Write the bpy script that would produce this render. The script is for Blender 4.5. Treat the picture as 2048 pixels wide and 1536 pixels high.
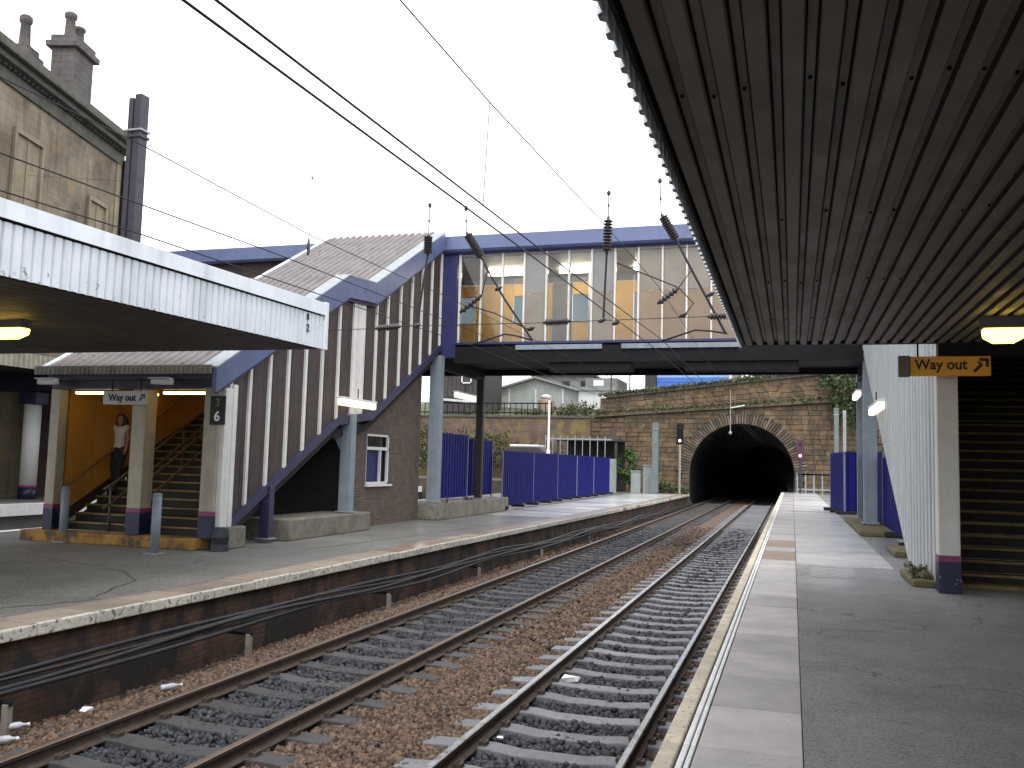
import bpy, math, random
import numpy as np
from mathutils import Matrix, Vector
R = math.radians
random.seed(7); rng = np.random.default_rng(7)
scene = bpy.context.scene
for o in list(bpy.data.objects): bpy.data.objects.remove(o)
col = scene.collection

# ---------------------------------------------------------------- camera
cd = bpy.data.cameras.new('camera'); cam = bpy.data.objects.new('camera', cd); col.objects.link(cam)
cd.sensor_width = 36; cd.lens = 31.64; cd.clip_start = 0.05; cd.clip_end = 2000
cam.matrix_world = Matrix(((0.954887, 0.001148, 0.296966, 0), (0.295838, -0.090864, -0.950907, 0),
                           (0.025892, 0.995863, -0.087105, 1.6), (0, 0, 0, 1)))
scene.camera = cam
# ---------------------------------------------------------------- sky: overcast
w = bpy.data.worlds.new('World'); scene.world = w; w.use_nodes = True
nt = w.node_tree; nt.nodes.clear()
sky = nt.nodes.new('ShaderNodeTexSky'); sky.sky_type = 'NISHITA'; sky.sun_disc = False
sky.sun_elevation = R(58); sky.sun_rotation = R(200)
mx = nt.nodes.new('ShaderNodeMix'); mx.data_type = 'RGBA'; mx.inputs['Factor'].default_value = 0.88
mx.inputs['B'].default_value = (9.2, 9.45, 9.9, 1)              # even cloud cover
bg = nt.nodes.new('ShaderNodeBackground'); bg.inputs['Strength'].default_value = 0.12
wo = nt.nodes.new('ShaderNodeOutputWorld')
nt.links.new(sky.outputs['Color'], mx.inputs['A']); nt.links.new(mx.outputs['Result'], bg.inputs['Color'])
nt.links.new(bg.outputs['Background'], wo.inputs['Surface'])
# ---------------------------------------------------------------- sun behind cloud
sd = bpy.data.lights.new('sun', 'SUN'); sun = bpy.data.objects.new('sun', sd); col.objects.link(sun)
sd.energy = 0.8; sd.angle = R(25); sd.color = (1, .97, .93); sun.rotation_euler = (R(32), 0, R(20))
# ---------------------------------------------------------------- exposure
scene.view_settings.view_transform = 'Standard'; scene.view_settings.look = 'None'
scene.view_settings.exposure = 0.95; scene.view_settings.gamma = 1.0
scene.view_settings.use_curve_mapping = False
scene.cycles.max_bounces = 7; scene.cycles.diffuse_bounces = 3; scene.cycles.glossy_bounces = 3
scene.render.resolution_x = 1024; scene.render.resolution_y = 768

ZL, RAIL, BAL = -0.28, -0.95, -1.12
# ================================================================ materials
MATS = {}
def M(name, base, rough=.75, var=.25, scale=3., bump=.15, bscale=40., metal=0., obj=0., streak=0., speck=None, agg=0,
      brick=None, island=0., emis=None, wet=None, moss=None, spec=.5, zonex=None, rust=None, coat=0., edge=None):
    m = bpy.data.materials.new(name); m.use_nodes = True; MATS[name] = m
    n, l = m.node_tree.nodes, m.node_tree.links
    b = n['Principled BSDF']; b.inputs['Metallic'].default_value = metal
    b.inputs['Roughness'].default_value = rough; b.inputs['Specular IOR Level'].default_value = spec
    b.inputs['Coat Weight'].default_value = coat
    geo = n.new('ShaderNodeNewGeometry'); pos = geo.outputs['Position']
    def noise(sc, det=4, vec=None, ro=.6):
        t = n.new('ShaderNodeTexNoise'); t.inputs['Scale'].default_value = sc; t.inputs['Detail'].default_value = det
        t.inputs['Roughness'].default_value = ro
        l.new(vec if vec is not None else pos, t.inputs['Vector']); return t.outputs['Fac']
    def ramp(f, a, c, lo, hi):
        r = n.new('ShaderNodeMapRange'); r.inputs['From Min'].default_value = a; r.inputs['From Max'].default_value = c
        r.inputs['To Min'].default_value = lo; r.inputs['To Max'].default_value = hi; l.new(f, r.inputs['Value']); return r.outputs[0]
    def math_(op, a, c):
        q = n.new('ShaderNodeMath'); q.operation = op
        for i, v in enumerate((a, c)):
            if isinstance(v, (int, float)): q.inputs[i].default_value = v
            else: l.new(v, q.inputs[i])
        return q.outputs[0]
    def mix(f, a, c, blend='MIX'):
        q = n.new('ShaderNodeMix'); q.data_type = 'RGBA'; q.blend_type = blend
        for i, v in (('Factor', f), ('A', a), ('B', c)):
            if isinstance(v, (int, float)): q.inputs[i].default_value = v
            elif isinstance(v, tuple): q.inputs[i].default_value = (*v, 1)
            else: l.new(v, q.inputs[i])
        return q.outputs['Result']
    def vscale(s):
        q = n.new('ShaderNodeVectorMath'); q.operation = 'MULTIPLY'; l.new(pos, q.inputs[0]); q.inputs[1].default_value = s; return q.outputs[0]
    colr = base; bumpfac = noise(bscale, 3)
    if brick:
        ax, bw, bh, c2, mort, ms = brick
        sep = n.new('ShaderNodeSeparateXYZ'); l.new(pos, sep.inputs[0]); cmb = n.new('ShaderNodeCombineXYZ')
        l.new(sep.outputs[ax], cmb.inputs[0]); l.new(sep.outputs[2], cmb.inputs[1])
        br = n.new('ShaderNodeTexBrick'); l.new(cmb.outputs[0], br.inputs['Vector'])
        br.inputs['Scale'].default_value = 1; br.inputs['Brick Width'].default_value = bw; br.inputs['Row Height'].default_value = bh
        br.inputs['Mortar Size'].default_value = ms; br.inputs['Color1'].default_value = (*base, 1)
        br.inputs['Color2'].default_value = (*c2, 1); br.inputs['Mortar'].default_value = (*mort, 1); br.inputs['Bias'].default_value = -.1
        colr = br.outputs['Color']; bumpfac = math_('SUBTRACT', math_('MULTIPLY', bumpfac, .4), br.outputs['Fac'])
    if zonex:                                                    # oily grey stone between the rails, rusty stone outside
        sep = n.new('ShaderNodeSeparateXYZ'); l.new(pos, sep.inputs[0])
        nx = math_('ADD', sep.outputs[0], ramp(noise(5), .3, .7, -.12, .12))
        da = math_('ABSOLUTE', math_('ADD', nx, 2.16), 0); db = math_('ABSOLUTE', math_('ADD', nx, 5.48), 0)
        d = math_('MINIMUM', da, db); colr = mix(ramp(d, .72, .9, 0, 1), zonex, base)
        sp = noise(22, 2); colr = mix(ramp(sp, .64, .75, 0, .4), colr, (.3, .25, .2)); 
        sp2 = noise(17, 2); colr = mix(ramp(sp2, .3, .42, .7, 0), colr, (.03, .025, .022))
    v = ramp(noise(scale, 6), .25, .75, 1 - var, 1 + var)
    if obj:
        oi = n.new('ShaderNodeObjectInfo'); v = math_('MULTIPLY', v, ramp(oi.outputs['Random'], 0, 1, 1 - obj, 1 + obj))
    if island: v = math_('MULTIPLY', v, ramp(geo.outputs['Random Per Island'], 0, 1, 1 - island, 1 + island))
    cc = n.new('ShaderNodeCombineColor')
    for i in range(3): l.new(v, cc.inputs[i])
    colr = mix(1., colr, cc.outputs[0], 'MULTIPLY')
    if speck:
        sc, lo, hi, c2 = speck; colr = mix(ramp(noise(sc, 3), lo, hi, 0, 1), colr, c2)
    if agg:                                                      # exposed aggregate, pale flecks, hairline cracks
        vo = n.new('ShaderNodeTexVoronoi'); vo.inputs['Scale'].default_value = agg; l.new(pos, vo.inputs['Vector'])
        sc_ = n.new('ShaderNodeSeparateColor'); l.new(vo.outputs['Color'], sc_.inputs[0])
        colr = mix(ramp(sc_.outputs[0], .55, 1, 0, .5), colr, (.36, .35, .33)); colr = mix(ramp(sc_.outputs[1], .6, 1, 0, .6), colr, (.075, .073, .07))
        v2 = n.new('ShaderNodeTexVoronoi'); v2.inputs['Scale'].default_value = 9; l.new(pos, v2.inputs['Vector'])
        colr = mix(ramp(v2.outputs['Distance'], .03, .05, .6, 0), colr, (.46, .45, .42))
        v3 = n.new('ShaderNodeTexVoronoi'); v3.feature = 'DISTANCE_TO_EDGE'; v3.inputs['Scale'].default_value = .33
        dn = n.new('ShaderNodeTexNoise'); dn.inputs['Scale'].default_value = 2.2; dn.inputs['Detail'].default_value = 6; l.new(pos, dn.inputs['Vector'])
        va = n.new('ShaderNodeVectorMath'); va.operation = 'MULTIPLY_ADD'; l.new(dn.outputs['Color'], va.inputs[0]); va.inputs[1].default_value = (1.1, 1.1, 0); l.new(pos, va.inputs[2])
        l.new(va.outputs[0], v3.inputs['Vector'])
        colr = mix(ramp(v3.outputs['Distance'], .002, .006, .55, 0), colr, (.045, .043, .04))
        st = noise(.8, 6); colr = mix(ramp(st, .5, .68, 0, .4), colr, (.1, .097, .092))
    if moss:
        sc, lo_, hi_, c2 = moss; colr = mix(ramp(noise(sc, 5), lo_, hi_, 0, .8), colr, c2)
    if streak:
        s = noise(1, 3, vscale((3.2, 3.2, .3))); colr = mix(ramp(s, .5, .75, 0, streak), colr, tuple(c * .3 for c in base))
    if rust:
        z0, z1, amt = rust; sep = n.new('ShaderNodeSeparateXYZ'); l.new(pos, sep.inputs[0])
        g = ramp(sep.outputs[2], z0, z1, .12, 0); f = math_('ADD', noise(9, 5), g)
        colr = mix(ramp(f, .68, .76, 0, amt), colr, (.16, .07, .03))
    if edge:
        bv = n.new('ShaderNodeBevel'); bv.inputs['Radius'].default_value = .02; bv.samples = 4
        dt = n.new('ShaderNodeVectorMath'); dt.operation = 'DOT_PRODUCT'
        l.new(bv.outputs[0], dt.inputs[0]); l.new(geo.outputs['Normal'], dt.inputs[1])
        colr = mix(ramp(math_('ADD', dt.outputs['Value'], ramp(noise(14), .3, .7, -.06, .06)), .8, .98, .8, 0), colr, edge)
    if wet:                                                      # rain-wet ground beyond the canopy, dry under it
        y0, y1, xs = wet; sep = n.new('ShaderNodeSeparateXYZ'); l.new(pos, sep.inputs[0])
        yy = math_('ADD', sep.outputs[1], ramp(noise(.7, 4, vscale((1, .8, 1))), .3, .7, -2.2, 2.2))
        wf = ramp(yy, y0, y1, 0, 1)
        pud = ramp(noise(.55, 3, vscale((.5, 1.2, 1))), .42, .6, .35, 1.)
        wf = math_('MULTIPLY', wf, pud)
        colr = mix(wf, colr, mix(1., colr, (.95, .95, .97), 'MULTIPLY'))
        l.new(wf, b.inputs['Coat Weight']); b.inputs['Coat Roughness'].default_value = .2; b.inputs['Coat IOR'].default_value = 1.45
        rr = n.new('ShaderNodeMapRange'); rr.inputs['To Min'].default_value = rough; rr.inputs['To Max'].default_value = max(xs, .45)
        l.new(wf, rr.inputs['Value']); l.new(rr.outputs[0], b.inputs['Roughness'])
    else:
        l.new(ramp(noise(scale * 2.3), .3, .7, max(.03, rough - .12), min(1, rough + .12)), b.inputs['Roughness'])
    if isinstance(colr, tuple): b.inputs['Base Color'].default_value = (*colr, 1)
    else: l.new(colr, b.inputs['Base Color'])
    if bump:
        bp = n.new('ShaderNodeBump'); bp.inputs['Strength'].default_value = bump; bp.inputs['Distance'].default_value = .02
        l.new(bumpfac, bp.inputs['Height']); l.new(bp.outputs[0], b.inputs['Normal'])
    if emis:
        b.inputs['Emission Color'].default_value = (*emis[0], 1); b.inputs['Emission Strength'].default_value = emis[1]
    return m
M('asphalt_r', (.235, .228, .214), .86, .22, 1.3, .45, 90, agg=75, wet=(12.2, 16, .2))
M('asphalt_l', (.15, .14, .122), .86, .3, .9, .4, 80, agg=70, wet=(19, 30, .2))
M('paving', (.45, .415, .385), .7, .22, 2, .25, 60, obj=.14, wet=(12, 16, .22), speck=(60, .62, .72, (.14, .12, .1)))
M('paving_rust', (.27, .17, .11), .7, .25, 2, .25, 60, obj=.14, wet=(12, 16, .25))
M('coping_cream', (.6, .51, .38), .75, .25, 5, .4, 50, obj=.1, speck=(25, .6, .68, (.2, .16, .11)))
M('line_white', (.8, .8, .77), .65, .12, 6, .2, 60, obj=.06, speck=(30, .63, .7, (.3, .28, .25)))
M('slab_l', (.25, .205, .155), .8, .3, 2, .4, 40, obj=.2, wet=(20, 30, .25), speck=(35, .62, .72, (.1, .08, .06)))
M('nose_white', (.5, .47, .4), .8, .15, 6, .6, 30, obj=.12, speck=(13, .54, .66, (.13, .115, .09)))
M('platform_brick', (.11, .055, .032), .9, .5, 1.5, .8, 40, brick=(1, .225, .075, (.08, .04, .028), (.05, .04, .035), .008), streak=.9, speck=(1.6, .46, .58, (.022, .02, .018)))
M('flag', (.44, .435, .425), .8, .22, 1.2, .3, 40, obj=.12, agg=0, wet=(10, 14, .25), speck=(14, .58, .7, (.16, .155, .15)))
M('concrete', (.21, .19, .155), .9, .3, 2.5, .5, 30, streak=.3, obj=.12, speck=(6, .55, .68, (.12, .12, .06)))
M('sleeper', (.19, .192, .205), .72, .2, 4, .4, 40, obj=.16, speck=(14, .56, .7, (.13, .11, .1)))
M('sleeper_stained', (.062, .058, .057), .75, .3, 4, .4, 40, obj=.25, speck=(10, .5, .64, (.06, .055, .055)))
M('rail_side', (.06, .04, .028), .75, .35, 8, .4, 60)
M('rail_top', (.5, .49, .48), .3, .05, 3, 0, 60, metal=.9)
M('rail_top_dull', (.17, .12, .085), .45, .15, 3, 0, 60, metal=.5)
M('ballast', (.1, .062, .04), .85, .4, 6, .5, 60, zonex=(.05, .053, .06))
M('stone_chips', (.118, .074, .046), .8, .3, 30, .2, 90, island=.65, zonex=(.042, .045, .052))
M('earth', (.07, .055, .04), .95, .4, 1.5, .5, 20)
M('brown_panel', (.058, .039, .036), .6, .2, 2, .1, 60, obj=.1, streak=.5)
M('batten_white', (.68, .66, .62), .55, .12, 4, .08, 40, obj=.05, streak=.35)
M('white_sheet', (.66, .70, .73), .45, .1, 2, .05, 30, obj=.03, streak=.3, rust=(3.5, 3.75, .85))
M('white_flash', (.72, .75, .79), .45, .1, 2, .05, 30, streak=.3)
M('white_clad', (.5, .515, .51), .5, .08, 1, .0, 30, streak=.16, obj=.05)
M('fascia_blue', (.09, .118, .225), .38, .12, 1.5, .03, 20, streak=.2)
M('fascia_blue_dark', (.024, .026, .105), .5, .15, 2, .05, 20)
M('stringer_purple', (.033, .030, .072), .5, .2, 3, .08, 30, streak=.3)
M('steel_grey_blue', (.235, .275, .315), .5, .14, 3, .08, 40, streak=.35, obj=.05)
M('steel_dark', (.010, .010, .012), .7, .3, 4, .1, 40, spec=.2)
M('mast_steel', (.045, .042, .055), .6, .2, 4, .1, 40, streak=.3)
M('mast_green', (.15, .18, .18), .6, .2, 3, .08, 40, streak=.35)
M('galv', (.33, .35, .36), .5, .2, 6, .1, 40, metal=.3)
M('roof_sheet', (.20, .178, .168), .7, .3, 2.5, .1, 30, obj=.04, streak=.0, speck=(5, .58, .7, (.12, .1, .09)))
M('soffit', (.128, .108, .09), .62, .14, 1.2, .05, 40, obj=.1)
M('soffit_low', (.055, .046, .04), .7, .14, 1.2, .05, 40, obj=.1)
M('soffit_groove', (.03, .027, .024), .8, .2, 2, .05, 40)
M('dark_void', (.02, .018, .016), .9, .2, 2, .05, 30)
M('kiosk_brick', (.125, .085, .062), .85, .25, 3, .6, 60, brick=(1, .225, .075, (.085, .06, .046), (.14, .12, .10), .01))
M('hoarding', (.0045, .0055, .12), .55, .18, 1.4, .04, 20, obj=.2, streak=.2, spec=.2)
M('hoarding_post', (.2, .23, .36), .5, .2, 4, .05, 40)
M('lamp_tint_lining', (.5, .25, .045), .55, .12, 2, .05, 30, obj=.06)  # cream walls coloured amber, the lamps' orange glow put into the colour
M('amber_board', (.86, .5, .13), .5, .1, 2, .04, 30, obj=.08)
M('valance_grey', (.25, .23, .19), .7, .2, 4, .1, 40, streak=.5)
M('cream_post', (.36, .33, .255), .55, .15, 4, .08, 40, streak=.4)
M('post_white', (.66, .65, .62), .5, .1, 4, .06, 40, streak=.25)
M('post_navy', (.01, .011, .05), .4, .2, 4, .08, 40, speck=(14, .66, .7, (.3, .3, .35)))
M('post_magenta', (.22, .03, .10), .45, .1, 4, .05, 40)
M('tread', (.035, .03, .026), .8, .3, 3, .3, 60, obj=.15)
M('nosing_yellow', (.24, .17, .045), .6, .5, 5, .2, 40, obj=.15)
M('yellow_kerb', (.32, .17, .03), .8, .45, 2, .3, 30, speck=(3.2, .48, .62, (.09, .065, .035)))
M('rail_paint', (.13, .1, .07), .45, .25, 4, .05, 30)
M('handrail', (.22, .12, .06), .4, .2, 4, .05, 30)
M('navy_beam', (.028, .027, .06), .55, .25, 3, .08, 30)
M('cladding_tan', (.25, .215, .17), .45, .14, 1.5, .03, 20, obj=.06)
M('cladding_brown', (.25, .18, .12), .45, .14, 1.5, .03, 20, obj=.07)
M('cladding_grey', (.24, .23, .215), .45, .12, 1.5, .03, 20, obj=.06)
M('portal_stone', (.158, .108, .064), .95, .5, 1.6, .8, 7, obj=.26, island=.2, streak=.6, speck=(1.1, .5, .66, (.085, .07, .045)), moss=(.7, .56, .68, (.21, .13, .05)))
M('voussoir', (.125, .093, .068), .9, .5, 1.4, 1., 8, obj=.4, streak=.4, speck=(1.1, .52, .66, (.07, .06, .05)))
M('mortar', (.12, .09, .058), .95, .4, 2, .5, 10, speck=(1.2, .52, .62, (.045, .06, .02)))
M('brick_red', (.15, .08, .055), .9, .4, 1.2, .5, 12, brick=(0, .45, .15, (.13, .08, .05), (.16, .14, .11), .02), speck=(.8, .52, .62, (.2, .16, .05)))
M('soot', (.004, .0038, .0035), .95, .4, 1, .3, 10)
M('ashlar', (.235, .19, .13), .9, .42, .7, .5, 12, brick=(1, .75, .3, (.2, .165, .115), (.16, .135, .095), .012), streak=.6, speck=(.55, .48, .66, (.13, .095, .065)), moss=(.9, .55, .68, (.28, .19, .10)))
M('ashlar_trim', (.26, .21, .14), .9, .3, 1.5, .5, 14, streak=.4)
M('cornice', (.10, .09, .075), .9, .3, 2, .4, 20, speck=(3, .55, .66, (.06, .07, .03)))
M('chimney_stone', (.11, .098, .096), .9, .3, 1.5, .6, 12, brick=(1, .6, .3, (.12, .1, .09), (.08, .07, .06), .015), streak=.4)
M('slate', (.06, .062, .075), .7, .2, 3, .3, 30)
M('grass', (.075, .092, .035), .95, .4, 1.2, .8, 14, speck=(2, .52, .65, (.11, .1, .045)))
M('leaf_dark', (.055, .082, .024), .6, .45, .9, 0, 20)
M('leaf_green', (.065, .13, .03), .6, .45, 1.2, 0, 20)
M('leaf_olive', (.085, .085, .03), .7, .45, 1.2, 0, 20)
M('bark', (.05, .04, .03), .95, .3, 6, .6, 20)
M('wire', (.022, .02, .02), .55, .2, 6, .05, 40, metal=.3)
M('insulator', (.030, .024, .024), .3, .2, 8, .05, 40)
M('cable', (.014, .014, .016), .6, .3, 3, .1, 40)
M('bollard', (.2, .24, .28), .45, .15, 4, .1, 40, streak=.3, speck=(12, .64, .7, (.1, .1, .1)))
M('sign_orange', (.85, .42, .04), .5, .06, 3, .02, 30)
M('sign_grey', (.45, .44, .42), .5, .08, 3, .02, 30)
M('ink', (.012, .01, .01), .6, .1, 3, 0, 30)
M('ink_white', (.75, .75, .74), .6, .05, 3, 0, 30)
M('camera_white', (.6, .6, .6), .4, .08, 5, .02, 30)
M('lamp_warm', (.8, .7, .4), .4, .0, 3, 0, 30, emis=((1, .66, .09), 4.5))
M('lamp_sodium', (.8, .6, .2), .4, .0, 3, 0, 30, emis=((1, .5, .06), 5))
M('tube_cream', (.8, .78, .68), .4, 0, 3, 0, 30, emis=((1, .93, .68), .62))
M('tube_yellow', (.8, .78, .6), .4, 0, 3, 0, 30, emis=((1, .72, .26), 3.8))
M('tube_inside', (.8, .78, .6), .4, 0, 3, 0, 30, emis=((1, .88, .66), 16.))
M('housing', (.12, .12, .11), .5, .15, 4, .05, 40)
M('signal_red', (.5, .05, .05), .4, 0, 3, 0, 30, emis=((1, .55, .5), 2.5))
M('signal_board', (.09, .02, .045), .5, .15, 3, .05, 30)
M('shed_green', (.36, .375, .35), .6, .15, .8, .1, 10, streak=.4)
M('shed_roof', (.24, .25, .24), .7, .2, 1, .1, 10)
M('shed_white', (.6, .61, .6), .6, .1, 1, .05, 10, streak=.3)
M('timber_dark', (.055, .048, .045), .8, .25, 1.5, .2, 10, streak=.4)
M('house_grey', (.21, .2, .19), .8, .25, 1, .3, 10)
M('blue_site', (.05, .15, .52), .5, .12, .6, .05, 10)
M('blue_site_pale', (.25, .4, .68), .5, .1, .6, .05, 10)
M('cabinet', (.27, .31, .29), .5, .12, 3, .05, 30, streak=.3)
M('van_white', (.7, .7, .69), .3, .06, 2, .02, 20, coat=.4)
M('van_glass', (.012, .014, .016), .1, .05, 2, 0, 20)
M('rubber', (.015, .015, .015), .8, .1, 5, .1, 30)
M('skin', (.34, .2, .14), .55, .08, 8, .02, 60)
M('cloth_white', (.6, .61, .62), .8, .1, 8, .2, 60)
M('cloth_dark', (.02, .021, .03), .85, .2, 8, .2, 60)
M('hair', (.014, .011, .009), .5, .2, 30, .3, 60)
M('paper', (.75, .75, .74), .8, .1, 20, .3, 40)
M('plastic_bottle', (.42, .44, .46), .25, .1, 10, .05, 40)
M('white_frame', (.7, .7, .69), .4, .08, 5, .03, 40)
M('curtain_blue', (.016, .02, .10), .7, .2, 4, .1, 20)
M('moss', (.14, .115, .055), .95, .4, 8, 1., 30)
M('rag_dark', (.012, .013, .024), .5, .3, 5, .2, 30)
def glass(name, tint, rough, gl):
    m = bpy.data.materials.new(name); m.use_nodes = True; MATS[name] = m
    n, l = m.node_tree.nodes, m.node_tree.links; n.clear()
    t = n.new('ShaderNodeBsdfTransparent'); t.inputs[0].default_value = (*tint, 1)
    g = n.new('ShaderNodeBsdfGlossy'); g.inputs['Roughness'].default_value = rough
    f = n.new('ShaderNodeFresnel'); f.inputs[0].default_value = 1.5
    q = n.new('ShaderNodeMath'); q.operation = 'MULTIPLY'; q.inputs[1].default_value = gl; l.new(f.outputs[0], q.inputs[0])
    x = n.new('ShaderNodeMixShader'); o = n.new('ShaderNodeOutputMaterial')
    l.new(q.outputs[0], x.inputs[0]); l.new(t.outputs[0], x.inputs[1]); l.new(g.outputs[0], x.inputs[2]); l.new(x.outputs[0], o.inputs[0])
glass('glass', (.86, .88, .88), .02, 1.0); glass('glass_dull', (.34, .38, .38), .1, 1.0)

# ================================================================ mesh helpers
class MB:
    def __init__(s): s.v = []; s.f = []; s.mi = []
    def add(s, vs, fs, mi=0):
        k = len(s.v); s.v += [tuple(map(float, q)) for q in vs]; s.f += [tuple(i + k for i in q) for q in fs]; s.mi += [mi] * len(fs); return s
    def box(s, x0, x1, y0, y1, z0, z1, mi=0):
        return s.add([(x0,y0,z0),(x1,y0,z0),(x1,y1,z0),(x0,y1,z0),(x0,y0,z1),(x1,y0,z1),(x1,y1,z1),(x0,y1,z1)],
                     [(0,3,2,1),(4,5,6,7),(0,1,5,4),(1,2,6,5),(2,3,7,6),(3,0,4,7)], mi)
    def prism(s, poly, ax, a, b, mi=0):
        """poly in the two axes other than ax (x: (y,z), y: (x,z), z: (x,y)), extruded a..b along ax"""
        def P(p, t): return {'x': (t, p[0], p[1]), 'y': (p[0], t, p[1]), 'z': (p[0], p[1], t)}[ax]
        n = len(poly); vs = [P(p, a) for p in poly] + [P(p, b) for p in poly]
        ar = sum(poly[i][0]*poly[(i+1)%n][1]-poly[(i+1)%n][0]*poly[i][1] for i in range(n))
        fl = (ar > 0) == (ax != 'y')
        f0 = tuple(range(n)); f1 = tuple(range(n, 2*n))
        fs = [f0[::-1] if fl else f0, f1 if fl else f1[::-1]]
        for i in range(n):
            j = (i+1) % n; q = (i, j, j+n, i+n); fs.append(q if fl else q[::-1])
        return s.add(vs, fs, mi)
    def tube(s, pts, r, n=8, caps=True, mi=0):
        pts = [Vector(p) for p in pts]; rs = r if isinstance(r, (list, tuple)) else [r]*len(pts)
        vs = []; fs = []
        d0 = (pts[1]-pts[0]).normalized(); u = d0.orthogonal().normalized()
        for i, p in enumerate(pts):
            d = (pts[min(i+1, len(pts)-1)] - pts[max(i-1, 0)]).normalized()
            u = (u - d*u.dot(d)).normalized(); q = d.cross(u)
            for k in range(n):
                a = 2*math.pi*k/n; vs.append(p + (u*math.cos(a) + q*math.sin(a))*rs[i])
        for i in range(len(pts)-1):
            for k in range(n):
                fs.append((i*n+k, i*n+(k+1)%n, (i+1)*n+(k+1)%n, (i+1)*n+k))
        if caps: fs.append(tuple(range(n))[::-1]); fs.append(tuple(range((len(pts)-1)*n, len(pts)*n)))
        return s.add(vs, fs, mi)
    def lathe(s, p0, p1, prof, n=12, mi=0):
        p0, p1 = Vector(p0), Vector(p1)
        return s.tube([p0 + (p1-p0)*t for t, r in prof], [max(r, .0005) for t, r in prof], n, True, mi)
    def beam(s, a, b, w_, h_, mi=0):
        a, b = Vector(a), Vector(b); d = (b-a).normalized(); up = Vector((0,0,1))
        if abs(d.z) > .95: up = Vector((1,0,0))
        sd_ = d.cross(up).normalized()*w_/2; u = sd_.cross(d).normalized()*h_/2
        vs = [a-sd_-u, a+sd_-u, a+sd_+u, a-sd_+u, b-sd_-u, b+sd_-u, b+sd_+u, b-sd_+u]
        return s.add(vs, [(0,3,2,1),(4,5,6,7),(0,1,5,4),(1,2,6,5),(2,3,7,6),(3,0,4,7)], mi)
    def build(s, name, mat, parent=None, smooth=False, bevel=0, solid=0, kind=None, label=None):
        me = bpy.data.meshes.new(name); me.from_pydata(s.v, [], s.f)
        for m in (mat if isinstance(mat, (list, tuple)) else [mat]): me.materials.append(MATS[m])
        if any(s.mi): me.polygons.foreach_set('material_index', s.mi)
        if smooth: me.polygons.foreach_set('use_smooth', [True]*len(s.f))
        me.update(); return obj(name, me, parent, bevel, solid, kind, label)
def obj(name, me, parent=None, bevel=0, solid=0, kind=None, label=None):
    o = bpy.data.objects.new(name, me); col.objects.link(o)
    if parent is not None: o.parent = parent; o.matrix_parent_inverse = parent.matrix_basis.inverted()
    if solid:
        q = o.modifiers.new('solid', 'SOLIDIFY'); q.thickness = solid; q.offset = 0
    if bevel:
        q = o.modifiers.new('bevel', 'BEVEL'); q.width = bevel; q.segments = 2; q.limit_method = 'ANGLE'; q.angle_limit = R(40)
    if kind: o['kind'] = kind
    if label: o['label'] = label
    return o
def thing(name, label, cat, loc=(0,0,0), group=None):
    o = bpy.data.objects.new(name, None); col.objects.link(o); o.location = loc; o.empty_display_size = .2
    o['label'] = label; o['category'] = cat
    if group: o['group'] = group
    return o
def tag(o, label, cat, group=None):
    o['label'] = label; o['category'] = cat
    if group: o['group'] = group
    return o
def box(name, x0, x1, y0, y1, z0, z1, mat, parent=None, bevel=0, **k): return MB().box(x0,x1,y0,y1,z0,z1).build(name, mat, parent, bevel=bevel, **k)
def interp(pts, y):
    if y <= pts[0][0]:
        (a, b), (c, d) = pts[0], pts[1]
    elif y >= pts[-1][0]:
        (a, b), (c, d) = pts[-2], pts[-1]
    else:
        for i in range(len(pts)-1):
            if pts[i][0] <= y <= pts[i+1][0]: (a, b), (c, d) = pts[i], pts[i+1]; break
    return b + (d-b)*(y-a)/(c-a)
def between(lo, hi, y0, y1):
    """polygon in (y,z) between two profiles from y0 to y1"""
    ys = sorted({y0, y1} | {p[0] for p in lo+hi if y0 < p[0] < y1})
    return [(y, interp(lo, y)) for y in ys] + [(y, interp(hi, y)) for y in reversed(ys)]
def ribs(length, pitch, depth, duty=.55, ramp_=.12, start=0):
    """trapezoid rib profile: list of (u, d)"""
    out = []; u = start
    while u < length - 1e-6:
        for t, d in ((0, 0), (1-duty-ramp_, 0), (1-duty, depth), (1-ramp_, depth)):
            if u + t*pitch <= length: out.append((u+t*pitch, d))
        u += pitch
    out.append((length, 0)); return out
def sheet(org, u, v, nrm, ulen, vlen, pitch, depth, mb=None, duty=.55, ramp_=.12, skew=None):
    """ribbed metal sheet; ribs run along v"""
    org, u, v, nrm = (Vector(q) for q in (org, u, v, nrm)); pr = ribs(ulen, pitch, depth, duty, ramp_)
    mb = mb or MB(); vs = []
    for a, d in pr:
        p = org + u*a + nrm*d; vs += [p, p + v*vlen]
    return mb.add(vs, [(2*i, 2*i+2, 2*i+3, 2*i+1) for i in range(len(pr)-1)])
FONT = {}
def text(name, body, size, mat, parent, loc, rot, align='CENTER', thick=.004, sx=1):
    cu = bpy.data.curves.new('txt', 'FONT'); cu.body = body; cu.size = size; cu.align_x = align; cu.align_y = 'CENTER'; cu.extrude = thick; cu.offset = size*.022
    t = bpy.data.objects.new('txt', cu); col.objects.link(t); dg = bpy.context.evaluated_depsgraph_get(); dg.update()
    me = bpy.data.meshes.new_from_object(t.evaluated_get(dg)); bpy.data.objects.remove(t); bpy.data.curves.remove(cu)
    me.name = name; me.materials.clear(); me.materials.append(MATS[mat])
    o = bpy.data.objects.new(name, me); col.objects.link(o); o.parent = parent; o.matrix_parent_inverse = parent.matrix_basis.inverted()
    o.location = loc; o.rotation_euler = rot; o.scale = (sx, 1, 1); return o
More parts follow.
